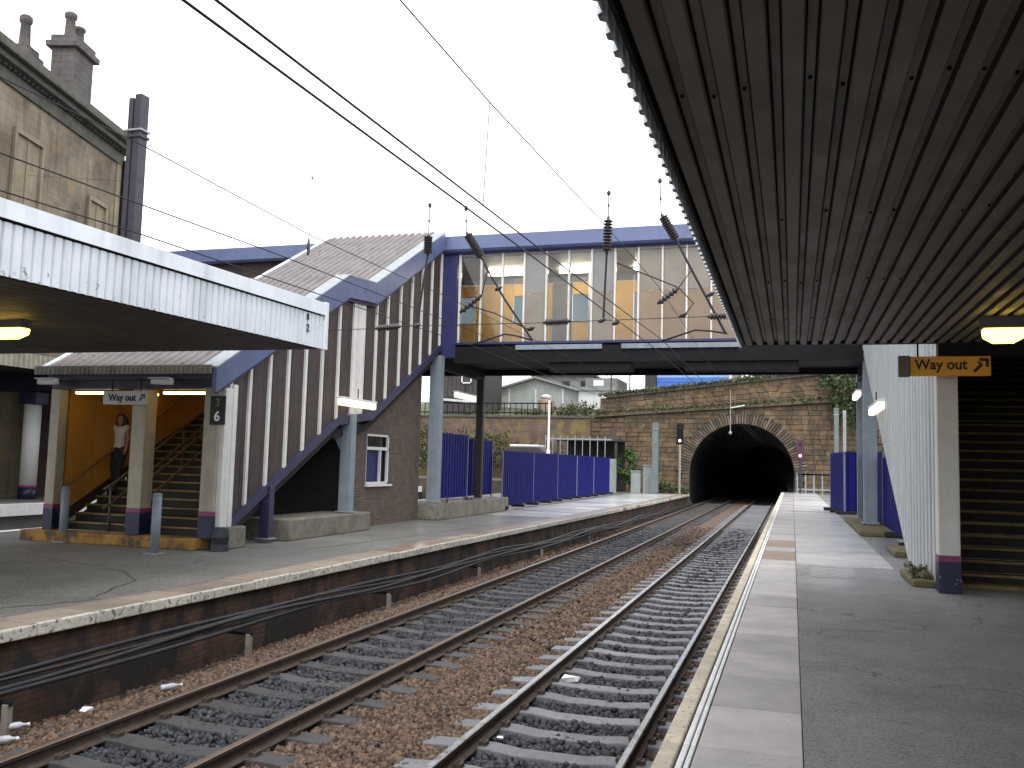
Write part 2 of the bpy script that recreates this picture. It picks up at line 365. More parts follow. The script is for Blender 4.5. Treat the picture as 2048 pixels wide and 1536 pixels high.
def npmesh(name, V, F, mat, parent=None, kind=None, smooth=False):
    me = bpy.data.meshes.new(name); n, k = F.shape
    me.vertices.add(len(V)); me.vertices.foreach_set('co', V.astype(np.float32).ravel())
    me.loops.add(n*k); me.loops.foreach_set('vertex_index', F.astype(np.int32).ravel())
    me.polygons.add(n); me.polygons.foreach_set('loop_start', np.arange(0, n*k, k, dtype=np.int32)); me.polygons.foreach_set('loop_total', np.full(n, k, dtype=np.int32))
    me.materials.append(MATS[mat]); me.update(calc_edges=True); return obj(name, me, parent, kind=kind)
CUBE = np.array([(-1,-1,-1),(1,-1,-1),(1,1,-1),(-1,1,-1),(-1,-1,1),(1,-1,1),(1,1,1),(-1,1,1)], float)
CF = np.array([(0,3,2,1),(4,5,6,7),(0,1,5,4),(1,2,6,5),(2,3,7,6),(3,0,4,7)])
def rand_rot(n):
    q = rng.normal(size=(n, 4)); q /= np.linalg.norm(q, axis=1)[:, None]; a, b, c, d = q.T
    return np.stack([np.stack([1-2*(c*c+d*d), 2*(b*c-a*d), 2*(b*d+a*c)], 1), np.stack([2*(b*c+a*d), 1-2*(b*b+d*d), 2*(c*d-a*b)], 1),
                     np.stack([2*(b*d-a*c), 2*(c*d+a*b), 1-2*(b*b+c*c)], 1)], 1)
def stones(P, size):
    n = len(P); V = CUBE[None]*(1 + rng.uniform(-.45, .25, (n, 8, 3)))*size[:, None, None]*.5*rng.uniform(.7, 1.25, (n, 1, 3))
    V = np.einsum('nij,nkj->nki', rand_rot(n), V) + P[:, None]
    return V.reshape(-1, 3), (CF[None] + 8*np.arange(n)[:, None, None]).reshape(-1, 4)
def leaves(P, size):
    n = len(P); Q = np.array([(-.5,-.0,0),(0,-.35,0.08),(.5,0,0),(0,.35,.08)])*1.0
    V = np.einsum('nij,kj->nki', rand_rot(n), Q)*size[:, None, None] + P[:, None]
    return V.reshape(-1, 3), (np.arange(4)[None] + 4*np.arange(n)[:, None])
def blob_points(blobs, n):
    """leaf positions clustered in clumps on lobes"""
    out = []
    vol = np.array([b[3]*b[4]*b[5] for b in blobs], float); vol /= vol.sum()
    for b, q in zip(blobs, vol):
        m = max(8, int(n*q)); nc = max(4, m//22)
        d = rng.normal(size=(nc, 3)); d /= np.linalg.norm(d, axis=1)[:, None]; d *= rng.uniform(.55, 1.05, (nc, 1))
        c = np.array(b[:3]) + d*np.array(b[3:6])
        out.append((c[:, None] + rng.normal(size=(nc, 22, 3))*np.array(b[3:6]).mean()*.13).reshape(-1, 3))
    return np.concatenate(out)

# ================================================================ ground and track bed
MB().add([(-400,-60,-1.5),(400,-60,-1.5),(400,69.9,-1.5),(-400,69.9,-1.5)], [(0,1,2,3)]).build('ground', 'earth', kind='structure')
nx, ny = 96, 420
gx = np.linspace(-8.6, -.55, nx); gy = -4 + 139*np.linspace(0, 1, ny)**1.5
def bed_z(X, Y):
    da = np.minimum(abs(X+2.16), abs(X+5.48))
    z = BAL + -.045 + .045*np.clip((da-1.1)/.35, 0, 1) 
    z = z - np.clip((-6.75 - X)*.22, 0, .25)
    return z + .018*np.sin(X*9+Y*3.1)*np.sin(Y*5.3-X*4)
X, Y = np.meshgrid(gx, gy); Z = bed_z(X, Y) - .02
idx = np.arange(nx*ny).reshape(ny, nx)
F = np.stack([idx[:-1,:-1], idx[:-1,1:], idx[1:,1:], idx[1:,:-1]], -1).reshape(-1, 4)
bed = npmesh('track_bed', np.stack([X, Y, Z], -1).reshape(-1, 3), F, 'ballast'); bed['kind'] = 'structure'
def scatter(n, x0, x1, y0, y1, s0, s1):
    x = rng.uniform(x0, x1, n); y = y0 + (y1-y0)*rng.uniform(0, 1, n); s = rng.uniform(s0, s1, n)
    return np.stack([x, y, bed_z(x, y) + rng.uniform(-.012, .022, n)], 1), s
PS = [scatter(26000, -7.7, -.8, 4.2, 12, .03, .058), scatter(26000, -7.7, -.8, 12, 22, .035, .065), scatter(22000, -7.6, -.9, 22, 42, .045, .085),
      scatter(9000, -4.6, -3.0, 4.2, 13, .03, .062), scatter(9000, -7.4, -6.3, 5.5, 20, .03, .065)]
P = np.concatenate([a for a, b in PS]); S = np.concatenate([b for a, b in PS])
keep = np.ones(len(P), bool)                                     # the sleepers lie clear of the stones, the left ones less so
for cx_, of_, pk in ((-2.16, 0, .05), (-5.48, .3, .6)):
    ph = (P[:, 1] - 3.6 - of_ + .345) % .69 - .345
    keep &= ~((abs(P[:, 0]-cx_) < 1.27) & (abs(ph) < .135) & (rng.random(len(P)) > np.where(abs(P[:, 0]-cx_) > .85, .42, pk)))
    keep &= ~((abs(abs(P[:, 0]-cx_)-.7525) < .085))
P, S = P[keep], S[keep]
V, F = stones(P, S); bal = npmesh('ballast_stones', V, F, 'stone_chips'); bal['kind'] = 'stuff'
tag(bal, 'loose brown and grey ballast stones around both tracks', 'ballast')

# ================================================================ railway tracks
RP = [(-.07,-.159),(.07,-.159),(.07,-.148),(.016,-.128),(.010,-.11),(.010,-.05),(.034,-.038),(.036,-.008),(.026,0),(-.026,0),(-.036,-.008),(-.034,-.038),(-.010,-.05),(-.010,-.11),(-.016,-.128),(-.07,-.148)]
SLP = [(-1.25,-.13),(1.25,-.13),(1.25,.0),(.95,.015),(.55,.015),(.3,-.012),(-.3,-.012),(-.55,.015),(-.95,.015),(-1.25,.0)]
def track(cx, label, smat, top, off):
    t = thing('railway_track', label, 'railway track', (cx, 3, RAIL), 'pair of railway tracks between the platforms')
    for s in (-1, 1):
        mb = MB(); n_ = len(RP); ys = [-4+2*i for i in range(68)]; vs = [(cx+s*.7525+a, y_, RAIL+b) for y_ in ys for a, b in RP]
        for i in range(len(ys)-1):
            for q in range(n_): mb.f.append((i*n_+q, (i+1)*n_+q, (i+1)*n_+(q+1) % n_, i*n_+(q+1) % n_)); mb.mi.append(1 if q in (7, 8, 9) else 0)
        mb.v = vs
        mb.build('rail', ['rail_side', top], t)
    me = None; clips = MB(); y = 3.6 + off
    while y < 71:
        if me is None:
            o = MB().prism(SLP, 'y', -.125, .125).build('sleeper', smat, None, bevel=.012); me = o.data; o.parent = t
        else: o = obj('sleeper', me, None, .012); o.parent = t
        o.location = (random.uniform(-.02, .02), y-3, -.162 + random.uniform(-.008, .004)); o.rotation_euler = (0, 0, random.uniform(-.008, .008))
        if y < 40:
            for s in (-1, 1):
                for q in (-1, 1):
                    xx = cx+s*.7525+q*.095; clips.box(xx-.035, xx+.035, y-.05, y+.05, RAIL-.15, RAIL-.105); clips.tube([(xx-.03*q, y-.06, RAIL-.11), (xx, y, RAIL-.095), (xx-.03*q, y+.06, RAIL-.11)], .01, 5)
        y += .69
    clips.build('rail_clips', 'rail_side', t, kind='stuff')
    return t
track(-2.16, 'right hand railway track with shiny rails and pale sleepers beside the near platform', 'sleeper', 'rail_top', 0)
track(-5.48, 'left hand railway track with dull rusty rails and dark stained sleepers', 'sleeper_stained', 'rail_top_dull', .3)

# ================================================================ near platform (right)
pr = MB().box(-.62, 9, -6, 68, -1.5, -.015).build('platform_right', 'platform_brick', kind='structure')
MB().add([(.062,-6,0),(9,-6,0),(9,68,0),(.062,68,0)], [(0,1,2,3)]).build('asphalt_surface', 'asphalt_r', pr)
y = 2.6; i = 0; ln = .95
shared = {}
def piece(name, x0, x1, y0, ln, z1, th, mat, parent, bev=.006):
    k = (name, mat)
    if k not in shared: o = box(name, x0, x1, 0, ln-.012, -th, 0, mat, parent, bev); shared[k] = o.data
    else: o = obj(name, shared[k], parent, bev)
    o.location = (0, y0, z1); return o
while y < 67:
    j = random.uniform(-.002, .002)
    piece('coping_edge', -.725, -.617, y, ln, .004+j, .14, 'coping_cream', pr, .012)
    piece('painted_line', -.603, -.569, y, ln, .003+j, .05, 'line_white', pr); piece('painted_strip', -.560, -.531, y, ln, .003+j, .05, 'line_white', pr)
    piece('paving_slab', -.522, .058, y, ln, .003+random.uniform(-.003, .002), .06, 'paving_rust' if 16.5 < y < 21.5 and random.random() < .75 else 'paving', pr)
    y += ln
y = 16.4; k = 0
while y < 66:
    l_ = random.uniform(1.7, 2.5)
    for a, b in ((.075, 1.62),):
        box('concrete_flag', a, b, y, y+l_-.02, -.05, .006+random.uniform(-.002,.004), 'flag', pr, .006)
    y += l_
# a metal access cover in the asphalt
ac = thing('access_cover', 'pale slotted metal cover set in the near platform asphalt', 'cover', (.55, 15.2, 0))
mb = MB()
for q in range(7): mb.box(.28, .95, 14.55+q*.2, 14.68+q*.2, .002, .008)
mb.build('cover_bars', 'flag', ac)

# ================================================================ far platform (left)
def ex(y): return interp([(-6,-8.05),(7.5,-7.83),(46,-7.02),(64,-6.85)], y)
pl = MB().prism([(-17.2,-6),(ex(-6)-.12,-6),(ex(7.5)-.12,7.5),(ex(46)-.12,46),(ex(64)-.12,64),(-17.2,64)], 'z', -1.5, ZL-.02).build('platform_left', 'platform_brick', kind='structure')
MB().add([(-17.2,-6,ZL),(ex(-6)-.6,-6,ZL),(ex(7.5)-.6,7.5,ZL),(ex(46)-.6,46,ZL),(ex(64)-.6,64,ZL),(-17.2,64,ZL)], [(0,1,2,3,4,5)]).build('asphalt_surface', 'asphalt_l', pl)
y = 4.5
while y < 63.5:
    l_ = random.uniform(.72, .98); a, b = y+.006, y+l_-.006; dz = random.uniform(-.006, .008); nx_ = random.uniform(-.012, .014)
    MB().prism([(ex(a)-.595,a),(ex(a)-.075,a),(ex(b)-.075,b),(ex(b)-.595,b)], 'z', ZL-.1, ZL+.004+dz).build('coping_slab', 'paving_rust' if 16.5 < y < 25 and random.random() < .7 else 'slab_l', pl, bevel=.01)
    MB().prism([(ex(a)-.069,a),(ex(a)+nx_,a),(ex(b)+nx_,b),(ex(b)-.069,b)], 'z', ZL-.13, ZL+.002+dz).build('nosing', 'nose_white' if random.random() > .06 else 'concrete', pl, bevel=.015)
    y += l_
y = 31.
while y < 63:
    l_ = random.uniform(1.6, 2.4); a, b = y+.008, y+l_-.008
    for f0, f1 in ((.0, .5), (.5, 1.)):
        def fx(q, f): return (ex(q)-.61) + (-10.6-ex(q)+.61)*f
        MB().prism([(fx(a,f1)+.01,a),(fx(a,f0)-.01,a),(fx(b,f0)-.01,b),(fx(b,f1)+.01,b)], 'z', ZL-.05, ZL+.006+random.uniform(-.002,.004)).build('concrete_flag', 'flag', pl, bevel=.006)
    y += l_
# ramp at the far end
MB().prism([(64,-1.4),(64,ZL-.03),(68.5,-1.2)], 'x', -12, -7).build('ramp', 'asphalt_l', pl)
# dark seams in the asphalt of the far platform
sm = MB()
for pts in ([(-8.6,9.6),(-9.3,11.3),(-10.1,12.0),(-11.6,12.6),(-13.2,13.1)], [(-8.5,9.7),(-8.75,9.0),(-9.1,8.4)], [(-9.5,16.5),(-8.9,22),(-8.4,30)]):
    fine = []
    for (a, b), (c, d) in zip(pts, pts[1:]):
        for q in range(10): fine.append((a+(c-a)*q/10+random.uniform(-.035,.035), b+(d-b)*q/10+random.uniform(-.035,.035)))
    for (a, b), (c, d) in zip(fine, fine[1:]):
        dx, dy = c-a, d-b; L = math.hypot(dx, dy) or 1; wq = random.uniform(.008,.02); px, py = -dy/L*wq, dx/L*wq
        sm.add([(a-px,b-py,ZL+.003),(c-px,d-py,ZL+.003),(c+px,d+py,ZL+.003),(a+px,b+py,ZL+.003)], [(0,1,2,3)])
sm.build('tar_seam', 'soffit_groove', pl)

# ================================================================ platform edge cables on stakes
for k, (dx, z0) in enumerate(((-.09, -.64), (-.02, -.665), (.05, -.70), (.0, -.745), (.07, -.775))):
    pts = []; yy = 2.
    while yy < 63:
        pts.append((ex(yy)+.36+dx+.018*math.sin(yy*.7+k*2), yy, z0+.03*math.sin(yy*.62+.4)+.022*math.sin(yy*.9+k*2) - .004*max(0, yy-10))); yy += .8
    lab = ['black cable lying topmost against the far platform wall', 'second black cable from the top along the far platform wall', 'middle black cable of the run along the far platform wall',
           'second lowest black cable of the run along the far platform wall', 'lowest black cable of the run along the far platform wall'][k]
    tag(MB().tube(pts, .02 if k % 2 else .027, 10).build('trackside_cable', 'cable', None, True), lab, 'cable', 'cables along the far platform')
for k, yy in enumerate((7.2, 11.2, 15.6, 20.4, 25.6, 31.5)):
    x = ex(yy)+.5; s = thing('cable_stake', ['concrete cable stake nearest the bottom left corner', 'pale concrete cable stake beside the left track below the two posts', 'third concrete cable stake along the left track',
              'fourth concrete cable stake along the left track', 'fifth concrete cable stake along the left track', 'farthest concrete cable stake along the left track'][k], 'stake', (x, yy, -1.2), 'cable stakes')
    box('post', x-.035, x+.035, yy-.04, yy+.04, -1.3, -.88, 'concrete', s, .008); box('bracket', x-.42, x+.045, yy-.02, yy+.02, -.9, -.86, 'steel_dark', s)

# ================================================================ right canopy over the camera
rc = thing('platform_canopy', 'dark canopy with ribbed soffit over the near platform', 'canopy', (3, 13, 3.35))
box('roof_deck', -.66, 7.5, -6, 13.05, 3.44, 3.62, 'soffit_groove', rc)
sx = -.62; k = 0; smesh = None; pitch = .146
while sx < 7.2:
    if smesh is None:
        mb = MB().prism([(0,3.350),(.008,3.34),(.080,3.34),(.088,3.350),(.088,3.375),(0,3.375)], 'y', -6, 13.04); mb.prism([(.098,3.385),(.136,3.385),(.136,3.395),(.098,3.395)], 'y', -6, 13.03)
        mb.add([(0,-6,3.352),(0,13.0,3.352),(0,13.0,3.44),(0,-6,3.44)], [(0,1,2,3)])
        o = mb.build('soffit_strip', 'soffit', rc); smesh = o.data
    else: o = obj('soffit_strip', smesh, rc)
    o.location = (sx, 0, random.uniform(-.003, .003)) if False else (o.location.x + sx, o.location.y, o.location.z + random.uniform(-.002, .002))
    sx += pitch; k += 1
sc = MB()
for yy in (2.2, 4.25, 6.5, 8.8, 11.0):
    for q in range(50):
        if random.random() < .45: continue
        y_ = yy + random.uniform(-.1, .1); sc.lathe((-.62+q*pitch+.117, y_, 3.39), (-.62+q*pitch+.117, y_, 3.372), [(0,.011),(.6,.01),(1,.006)], 6)
sc.build('screw_heads', 'steel_dark', rc, kind='stuff')
fm = sheet((-.68,-6,3.30), (0,1,0), (0,0,1), (-1,0,0), 19.05, .62, .16, .022, duty=.4)
fm.build('fascia_sheet', 'white_flash', rc, solid=.006)
box('fascia_rail', -.655, -.635, -6, 13.04, 3.325, 3.60, 'steel_dark', rc)
box('end_beam', -.62, 7.5, 13.06, 13.2, 3.345, 3.75, 'steel_dark', rc)
box('shade_wall_right', 6.6, 6.8, -6, 13, 0, 3.43, 'kiosk_brick', None, kind='structure')  # out of view, added to keep the right side of the platform dark

# ================================================================ left canopy
lc = thing('platform_canopy', 'white edged canopy over the far platform with platform number', 'canopy', (-8.3, 14.7, 3.5))
def lcz(y): return interp([(-2,3.38),(7.6,3.5),(14.68,3.6)], y)
tilt = (3.6-3.38)/16.68
mb = MB(); vs = []; pr_ = ribs(16.7, .145, .03, .72, .07)
for a, d in pr_:
    yy = -2+a; vs += [(-8.3+d, yy, lcz(yy)), (-8.3+d, yy, lcz(yy)+.60)]
mb.add(vs, [(2*i, 2*i+2, 2*i+3, 2*i+1) for i in range(len(pr_)-1)]); mb.build('fascia_sheet', 'white_sheet', lc, solid=.005)
mb = MB().add([(-8.23,-2,lcz(-2)+.62),(-8.23,14.7,lcz(14.7)+.62),(-8.23,14.7,lcz(14.7)+.845),(-8.23,-2,lcz(-2)+.80),(-8.5,-2,lcz(-2)+.82),(-8.5,14.7,lcz(14.7)+.865)], [(0,1,2,3),(3,2,5,4)])
mb.build('roof_flashing', 'white_flash', lc, solid=.012)
MB().prism([(-2,lcz(-2)+.60),(14.66,lcz(14.66)+.60),(14.66,lcz(14.66)+.70),(-2,lcz(-2)+.70)], 'x', -8.36, -8.31).build('backing_strip', 'dark_void', lc)
box('corner_trim', -8.34, -8.215, 14.68, 14.79, 3.585, 4.47, 'white_flash', lc, .01)
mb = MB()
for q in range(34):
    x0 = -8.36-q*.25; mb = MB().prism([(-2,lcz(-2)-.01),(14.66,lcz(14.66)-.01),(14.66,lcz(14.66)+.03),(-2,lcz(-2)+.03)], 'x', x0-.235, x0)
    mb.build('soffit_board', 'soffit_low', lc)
MB().prism([(-2,lcz(-2)+.04),(14.66,lcz(14.66)+.04),(14.66,lcz(14.66)+.66),(-2,lcz(-2)+.58)], 'x', -17.0, -8.4).build('roof_deck', 'dark_void', lc)
mb = sheet((-8.35,14.72,3.6), (-1,0,0), (0,0,1), (0,1,0), 8.5, .84, .145, .03, duty=.72, ramp_=.07); mb.build('end_sheet', 'white_flash', lc, solid=.005)
text('number', '2', .19, 'ink', lc, (-8.255, 14.12, 3.90), (R(90), 0, R(90)))
text('number', "8", .16, 'ink', lc, (-8.255, 14.11, 4.10), (R(90), 0, R(90)))
for xx in (-16.6,):
    for yy in (4., 10.): MB().tube([(xx, yy, ZL), (xx, yy, 3.5)], .11, 16).build('column', 'post_white', lc, True)
def bulkhead(x, y, z, label, mat, L=.62, rot=0):
    t = thing('canopy_lamp', label, 'lamp', (x, y, z), 'lamps under the canopies')
    box('housing', x-L/2, x+L/2, y-.11, y+.11, z, z+.14, 'housing', t, .01)
    MB().prism([(x-L/2*.95,z),(x+L/2*.95,z),(x+L/2*.9,z-.09),(x+L/2*.45,z-.15),(x-L/2*.45,z-.15),(x-L/2*.9,z-.09)], 'y', y-.1, y+.1).build('diffuser', mat, t, bevel=.02)
bulkhead(2.24, 11.0, 3.21, 'lit yellow lamp under the dark canopy above the way out sign', 'lamp_warm', .46)
bulkhead(-11.35, 10.6, 3.42, 'lit yellow lamp under the white edged canopy at the left edge', 'lamp_warm', .8)

# ================================================================ footbridge
BY0, BY1 = 27.3, 31.4
fb = thing('footbridge', 'blue roofed glazed footbridge crossing over both tracks', 'footbridge', (-4.5, 29, 4.75))
box('deck', -24, 4.6, BY0+.02, BY1, 4.98, 5.36, 'steel_dark', fb)
box('edge_girder', -10.5, 4.6, BY0-.1, BY0+.1, 4.78, 5.3, 'steel_dark', fb)
box('edge_girder', -24, 4.6, BY1-.1, BY1+.1, 4.78, 5.3, 'steel_dark', fb)
for x0, x1 in ((-8.4,-5.6),(-5.0,-1.5)): box('drip_plate', x0, x1, BY0-.16, BY0-.11, 5.18, 5.33, 'steel_grey_blue', fb, .005)
for x0, x1 in ((-7.3,-4.7),(-3.1,.2)): box('girder_box', x0, x1, BY0-.02, BY0+.55, 4.5, 4.77, 'steel_dark', fb, .01)
box('sill', -10.55, 4.6, BY0-.13, BY0+.05, 5.37, 5.45, 'fascia_blue_dark', fb, .008)
box('floor', -10.6, 4.6, BY0+.06, BY1-.05, 5.365, 5.40, 'tread', fb)
mb = MB().prism([(BY0-.22,8.42),(BY0-.28,8.5),(BY0-.16,8.97),(BY0+.3,9.02),(BY0+.3,8.42)], 'x', -10.98, 4.6); mb.build('roof_fascia', 'fascia_blue', fb)
MB().prism([(BY0-.2,8.36),(BY0-.25,8.415),(BY0+.2,8.415),(BY0+.2,8.36)], 'x', -10.98, 4.6).build('fascia_trim', 'fascia_blue_dark', fb)
mb = MB().prism([(BY0-.22,8.42),(BY0-.28,8.5),(BY0-.16,8.97),(BY0+.3,9.02),(BY0+.3,8.42)], 'x', -26, -15.6); mb.build('roof_fascia', 'fascia_blue', fb)
box('roof', -26, 4.6, BY0+.3, BY1+.2, 8.75, 8.98, 'fascia_blue', fb)
box('ceiling', -15, 4.6, BY0+.06, BY1, 8.36, 8.42, 'cladding_grey', fb)
box('corner_panel', -10.98, -10.46, BY0-.12, BY0+.1, 4.95, 8.42, 'fascia_blue_dark', fb, .01)
box('side_wall', -24, -15.6, BY0, BY0+.1, 5.36, 8.42, 'brown_panel', fb)
mul = [-10.39+.735*i for i in range(21)]
for i, x in enumerate(mul): box('mullion', x-.03, x+.03, BY0-.08, BY0+.04, 5.45, 8.36, 'batten_white', fb, .006)
box('head_rail', -10.46, 4.6, BY0-.06, BY0+.03, 8.28, 8.355, 'cladding_grey', fb)
clear = {0, 1, 2, 4, 5, 7}                                       # the clear panes; the others are tan infill panels
for i in range(20):
    x0, x1 = mul[i]+.035, mul[i+1]-.035
    if i in clear: box('pane', x0, x1, BY0-.01, BY0, 5.46, 8.27, 'glass', fb)
    else:
        box('infill_panel', x0, x1, BY0-.02, BY0+.02, 7.0, 8.27, 'cladding_grey' if i < 8 else 'cladding_tan', fb)
        box('infill_panel', x0, x1, BY0-.024, BY0+.02, 5.46, 6.985, 'cladding_tan' if i < 8 else 'cladding_brown', fb)
# inside: far wall of amber boards with windows, white posts, tubes
for i in range(-8, 20):
    x0, x1 = -10.5+.74*i, -10.5+.74*(i+1)-.02
    box('inner_header', x0, x1, BY1-.2, BY1-.12, 8.16, 8.36, 'cladding_grey', fb)
    if i % 3 == 1:
        box('inner_board', x0, x1, BY1-.2, BY1-.12, 5.4, 6.7, 'amber_board', fb); box('inner_board', x0, x1, BY1-.2, BY1-.12, 7.7, 8.14, 'amber_board', fb)
        box('inner_pane', x0, x1, BY1-.16, BY1-.15, 6.7, 7.7, 'glass_dull', fb); box('inner_sill', x0, x1, BY1-.22, BY1-.14, 6.68, 6.73, 'white_frame', fb)
    else: box('inner_board', x0, x1, BY1-.2, BY1-.12, 5.4, 8.14, 'cladding_grey' if i % 6 == 3 else 'amber_board', fb)
for x in (-9.0, -6.72, -4.6, -2.4): box('inner_post', x-.09, x+.09, BY1-.9, BY1-.72, 5.4, 8.36, 'post_white', fb, .01)
for x in (-9.6, -7.0, -4.4, -1.6): box('light_tube', x-.7, x+.7, BY1-1.6, BY1-1.45, 8.2, 8.30, 'tube_inside', fb, .02)
def column(x, y, z0, z1, name, mat, parent, wd=.17, haunch=None):
    c = MB().box(x-wd, x+wd, y-wd*.8, y+wd*.8, z0, z1)
    if haunch:
        for s in (-1, 1): c.prism([(x+s*wd*.98, haunch-.25), (x+s*(wd+.08), haunch+.05), (x+s*(wd+.34), haunch+.75), (x+s*(wd+.34), haunch+1.13), (x+s*wd*.98, haunch+1.13)], 'y', y-wd*.5, y+wd*.5)
    o = c.build(name, mat, parent, bevel=.012); MB().box(x-wd-.05, x+wd+.05, y-wd-.03, y+wd+.03, z0, z0+.03).build('base_plate', 'galv', o); return o
column(-11.0, 27.05, .27, 5.0, 'column', 'steel_grey_blue', fb, .19)
column(-11.0, 31.4, .27, 5.0, 'column', 'timber_dark', fb, .13)
column(2.12, 27.55, .14, 5.0, 'column', 'steel_grey_blue', fb, .18)
column(2.2, 31.5, .1, 5.0, 'column', 'steel_grey_blue', fb, .17)
box('cross_beam', -11.12, -10.9, 27.2, 31.3, 4.6, 4.97, 'steel_dark', fb); box('cross_beam', 2.05, 2.27, 27.7, 31.4, 4.55, 4.97, 'steel_dark', fb)

# ================================================================ left enclosed staircase
ls = thing('enclosed_staircase', 'brown panelled enclosed staircase with white battens rising from the far platform', 'staircase', (-13, 16, ZL))
XS, XW = -11.0, -15.15
lo = [(15.75,.16),(20.4,2.62),(22.3,2.86),(27.25,5.42)]
hi = [(15.3,2.92),(20.6,5.74),(22.2,5.86),(27.2,8.62)]
top = [(15.15,3.32),(20.5,6.28),(22.05,6.38),(26.9,9.0)]
off = lambda pr, d: [(a, b+d) for a, b in pr]
bat = [15.83, 16.52, 17.26, 18.01, 18.76, 19.53, 20.34, 21.12, 21.69, 22.44, 23.15, 24.0, 24.8, 25.55, 26.32, 27.1]
for a, b in zip(bat, bat[1:]):
    if abs(a-21.12) < .01:                                       # white pair of boards at the landing
        for q in range(3): MB().prism(between(off(lo, .0), hi, a+q*.19+.01, a+(q+1)*.19-.01), 'x', XS-.03, XS+.035).build('landing_board', 'batten_white', ls, bevel=.006)
        continue
    n = 4; wd = (b-a)/n
    for q in range(n):                                           # tongued boards
        MB().prism(between(lo, hi, a+q*wd+.003, a+(q+1)*wd-.003), 'x', XS-.045, XS-.012+.004*(q % 2)).build('board', 'brown_panel', ls)
for y in bat:
    MB().prism(between(lo, hi, y-.045, y+.045), 'x', XS-.03, XS+.05).build('batten', 'batten_white', ls, bevel=.008)
MB().prism(between(off(lo,-.19), off(lo,.02), 15.75, 27.2), 'x', XS-.1, XS+.09).build('stringer', 'stringer_purple', ls)
for a, b in ((15.15,20.55),(20.55,22.1),(22.1,27.0)):
    MB().prism(between(off(hi,-.02), top, a, b), 'x', XS+.06, XS+.16).build('roof_fascia', 'fascia_blue', ls, bevel=.01)
MB().prism(between(off(hi,-.1), off(hi,-.015), 15.3, 27.0), 'x', XS+.0, XS+.10).build('fascia_trim', 'stringer_purple', ls)
MB().prism(between(off(top,.0), off(top,.035), 15.15, 27.0), 'x', XS-.22, XS+.17).build('verge_flashing', 'galv', ls)
MB().prism(between(off(top,.0), off(top,.035), 15.15, 27.0), 'x', XW-.1, XW+.05).build('verge_flashing', 'white_flash', ls)
for a, b in ((15.15,20.5),(20.5,22.05),(22.05,27.1)):            # ribbed roof sheets
    vs = []; pr_ = ribs(3.94, .24, .06, .4, .14)
    for u, d in pr_: vs += [(XW+.03+u, a, interp(top,a)-.02+d), (XW+.03+u, b, interp(top,b)-.02+d)]
    MB().add(vs, [(2*i, 2*i+2, 2*i+3, 2*i+1) for i in range(len(pr_)-1)]).build('roof_sheet', 'roof_sheet', ls, solid=.008)
MB().prism(between(off(top,-.12), off(top,-.05), 15.3, 27.0), 'x', XW, XS).build('roof_lining', 'soffit_groove', ls)
# valance at the mouth: pale ribbed strip and navy header
sheet((XW-.2,15.14,3.2), (1,0,0), (0,0,1), (0,-1,0), 4.4, .18, .11, .025).build('valance', 'valance_grey', ls, solid=.006)
box('header_beam', XW, XS, 15.45, 15.65, 2.92, 3.15, 'navy_beam', ls); box('header_beam', XW, XS+.1, 15.32, 15.44, 3.1, 3.35, 'navy_beam', ls)
# inner linings
for k_ in range(14):
    a = 15.9+k_*.8; b = a+.79
    MB().prism(between(off(lo,.05), off(hi,-.02), a, b), 'x', XW+.02, XW+.06).build('lining_panel', 'lamp_tint_lining', ls)
    MB().prism(between(off(lo,.05), off(hi,-.02), a, b), 'x', XS-.12, XS-.08).build('lining_panel', 'lamp_tint_lining', ls)
MB().prism(between(off(lo,-.26), off(top,-.02), 15.75, 27.2), 'x', XW-.06, XW).build('outer_wall', 'brown_panel', ls)
# steps
def steps(parent, x0, x1, y0, z0, n, rise, going):
    for k_ in range(n):
        z = z0+k_*rise; yy = y0+k_*going
        o = MB().box(x0, x1, yy+.03, yy+.05, z, z+rise-.03).box(x0, x1, yy, yy+going+.02, z+rise-.03, z+rise).build('step', 'tread', parent)
        box('nosing', x0, x1, yy-.012, yy+.045, z+rise-.032, z+rise+.004, 'nosing_yellow', o)
    return y0+n*going, z0+n*rise
ye, ze = steps(ls, XW+.08, XS-.14, 15.95, -.08, 15, .175, .3)
box('landing', XW+.08, XS-.14, ye, ye+1.7, ze-.12, ze, 'tread', ls)
ye, ze = steps(ls, XW+.08, XS-.14, ye+1.7, ze, 16, .175, .3)
box('top_landing', XW+.08, XS-.14, ye, 31, ze-.1, ze-.005, 'tread', ls)
box('kerb', XW-.35, XS-.2, 15.2, 15.7, ZL, -.06, 'yellow_kerb', ls, .02)
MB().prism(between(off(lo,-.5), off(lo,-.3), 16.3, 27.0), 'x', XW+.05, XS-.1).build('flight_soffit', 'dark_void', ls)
for x, m_ in ((XW+.18,'handrail'),(XW+1.3,'rail_paint'),(XS-2.1,'rail_paint'),(XS-.3,'handrail')):
    for dz in ((.95,.55) if m_ == 'rail_paint' else (.95,)):
        MB().tube([(x,15.7,-.08+dz-.05),(x,16.0,.0+dz),(x,20.4,2.6+dz),(x,22.1,2.62+dz),(x,26.9,5.4+dz)], .028, 8).build('handrail', m_, ls, True)
    if m_ == 'rail_paint':
        for yy, zz in ((15.9,-.08),(18.2,1.2),(20.4,2.5)): MB().tube([(x,yy,zz),(x,yy,zz+.95)], .025, 8).build('baluster', 'rail_paint', ls, True)
def banded_post(parent, x, y, z0, zt, wd, nav=.45, mats=('cream_post','post_magenta','post_navy')):
    o = box('post', x-wd, x+wd, y-wd, y+wd, z0+nav+.08, zt, mats[0], parent, .012)
    box('band', x-wd-.004, x+wd+.004, y-wd-.004, y+wd+.004, z0+nav, z0+nav+.08, mats[1], o); box('foot', x-wd-.008, x+wd+.008, y-wd-.008, y+wd+.008, z0, z0+nav, mats[2], o, .01)
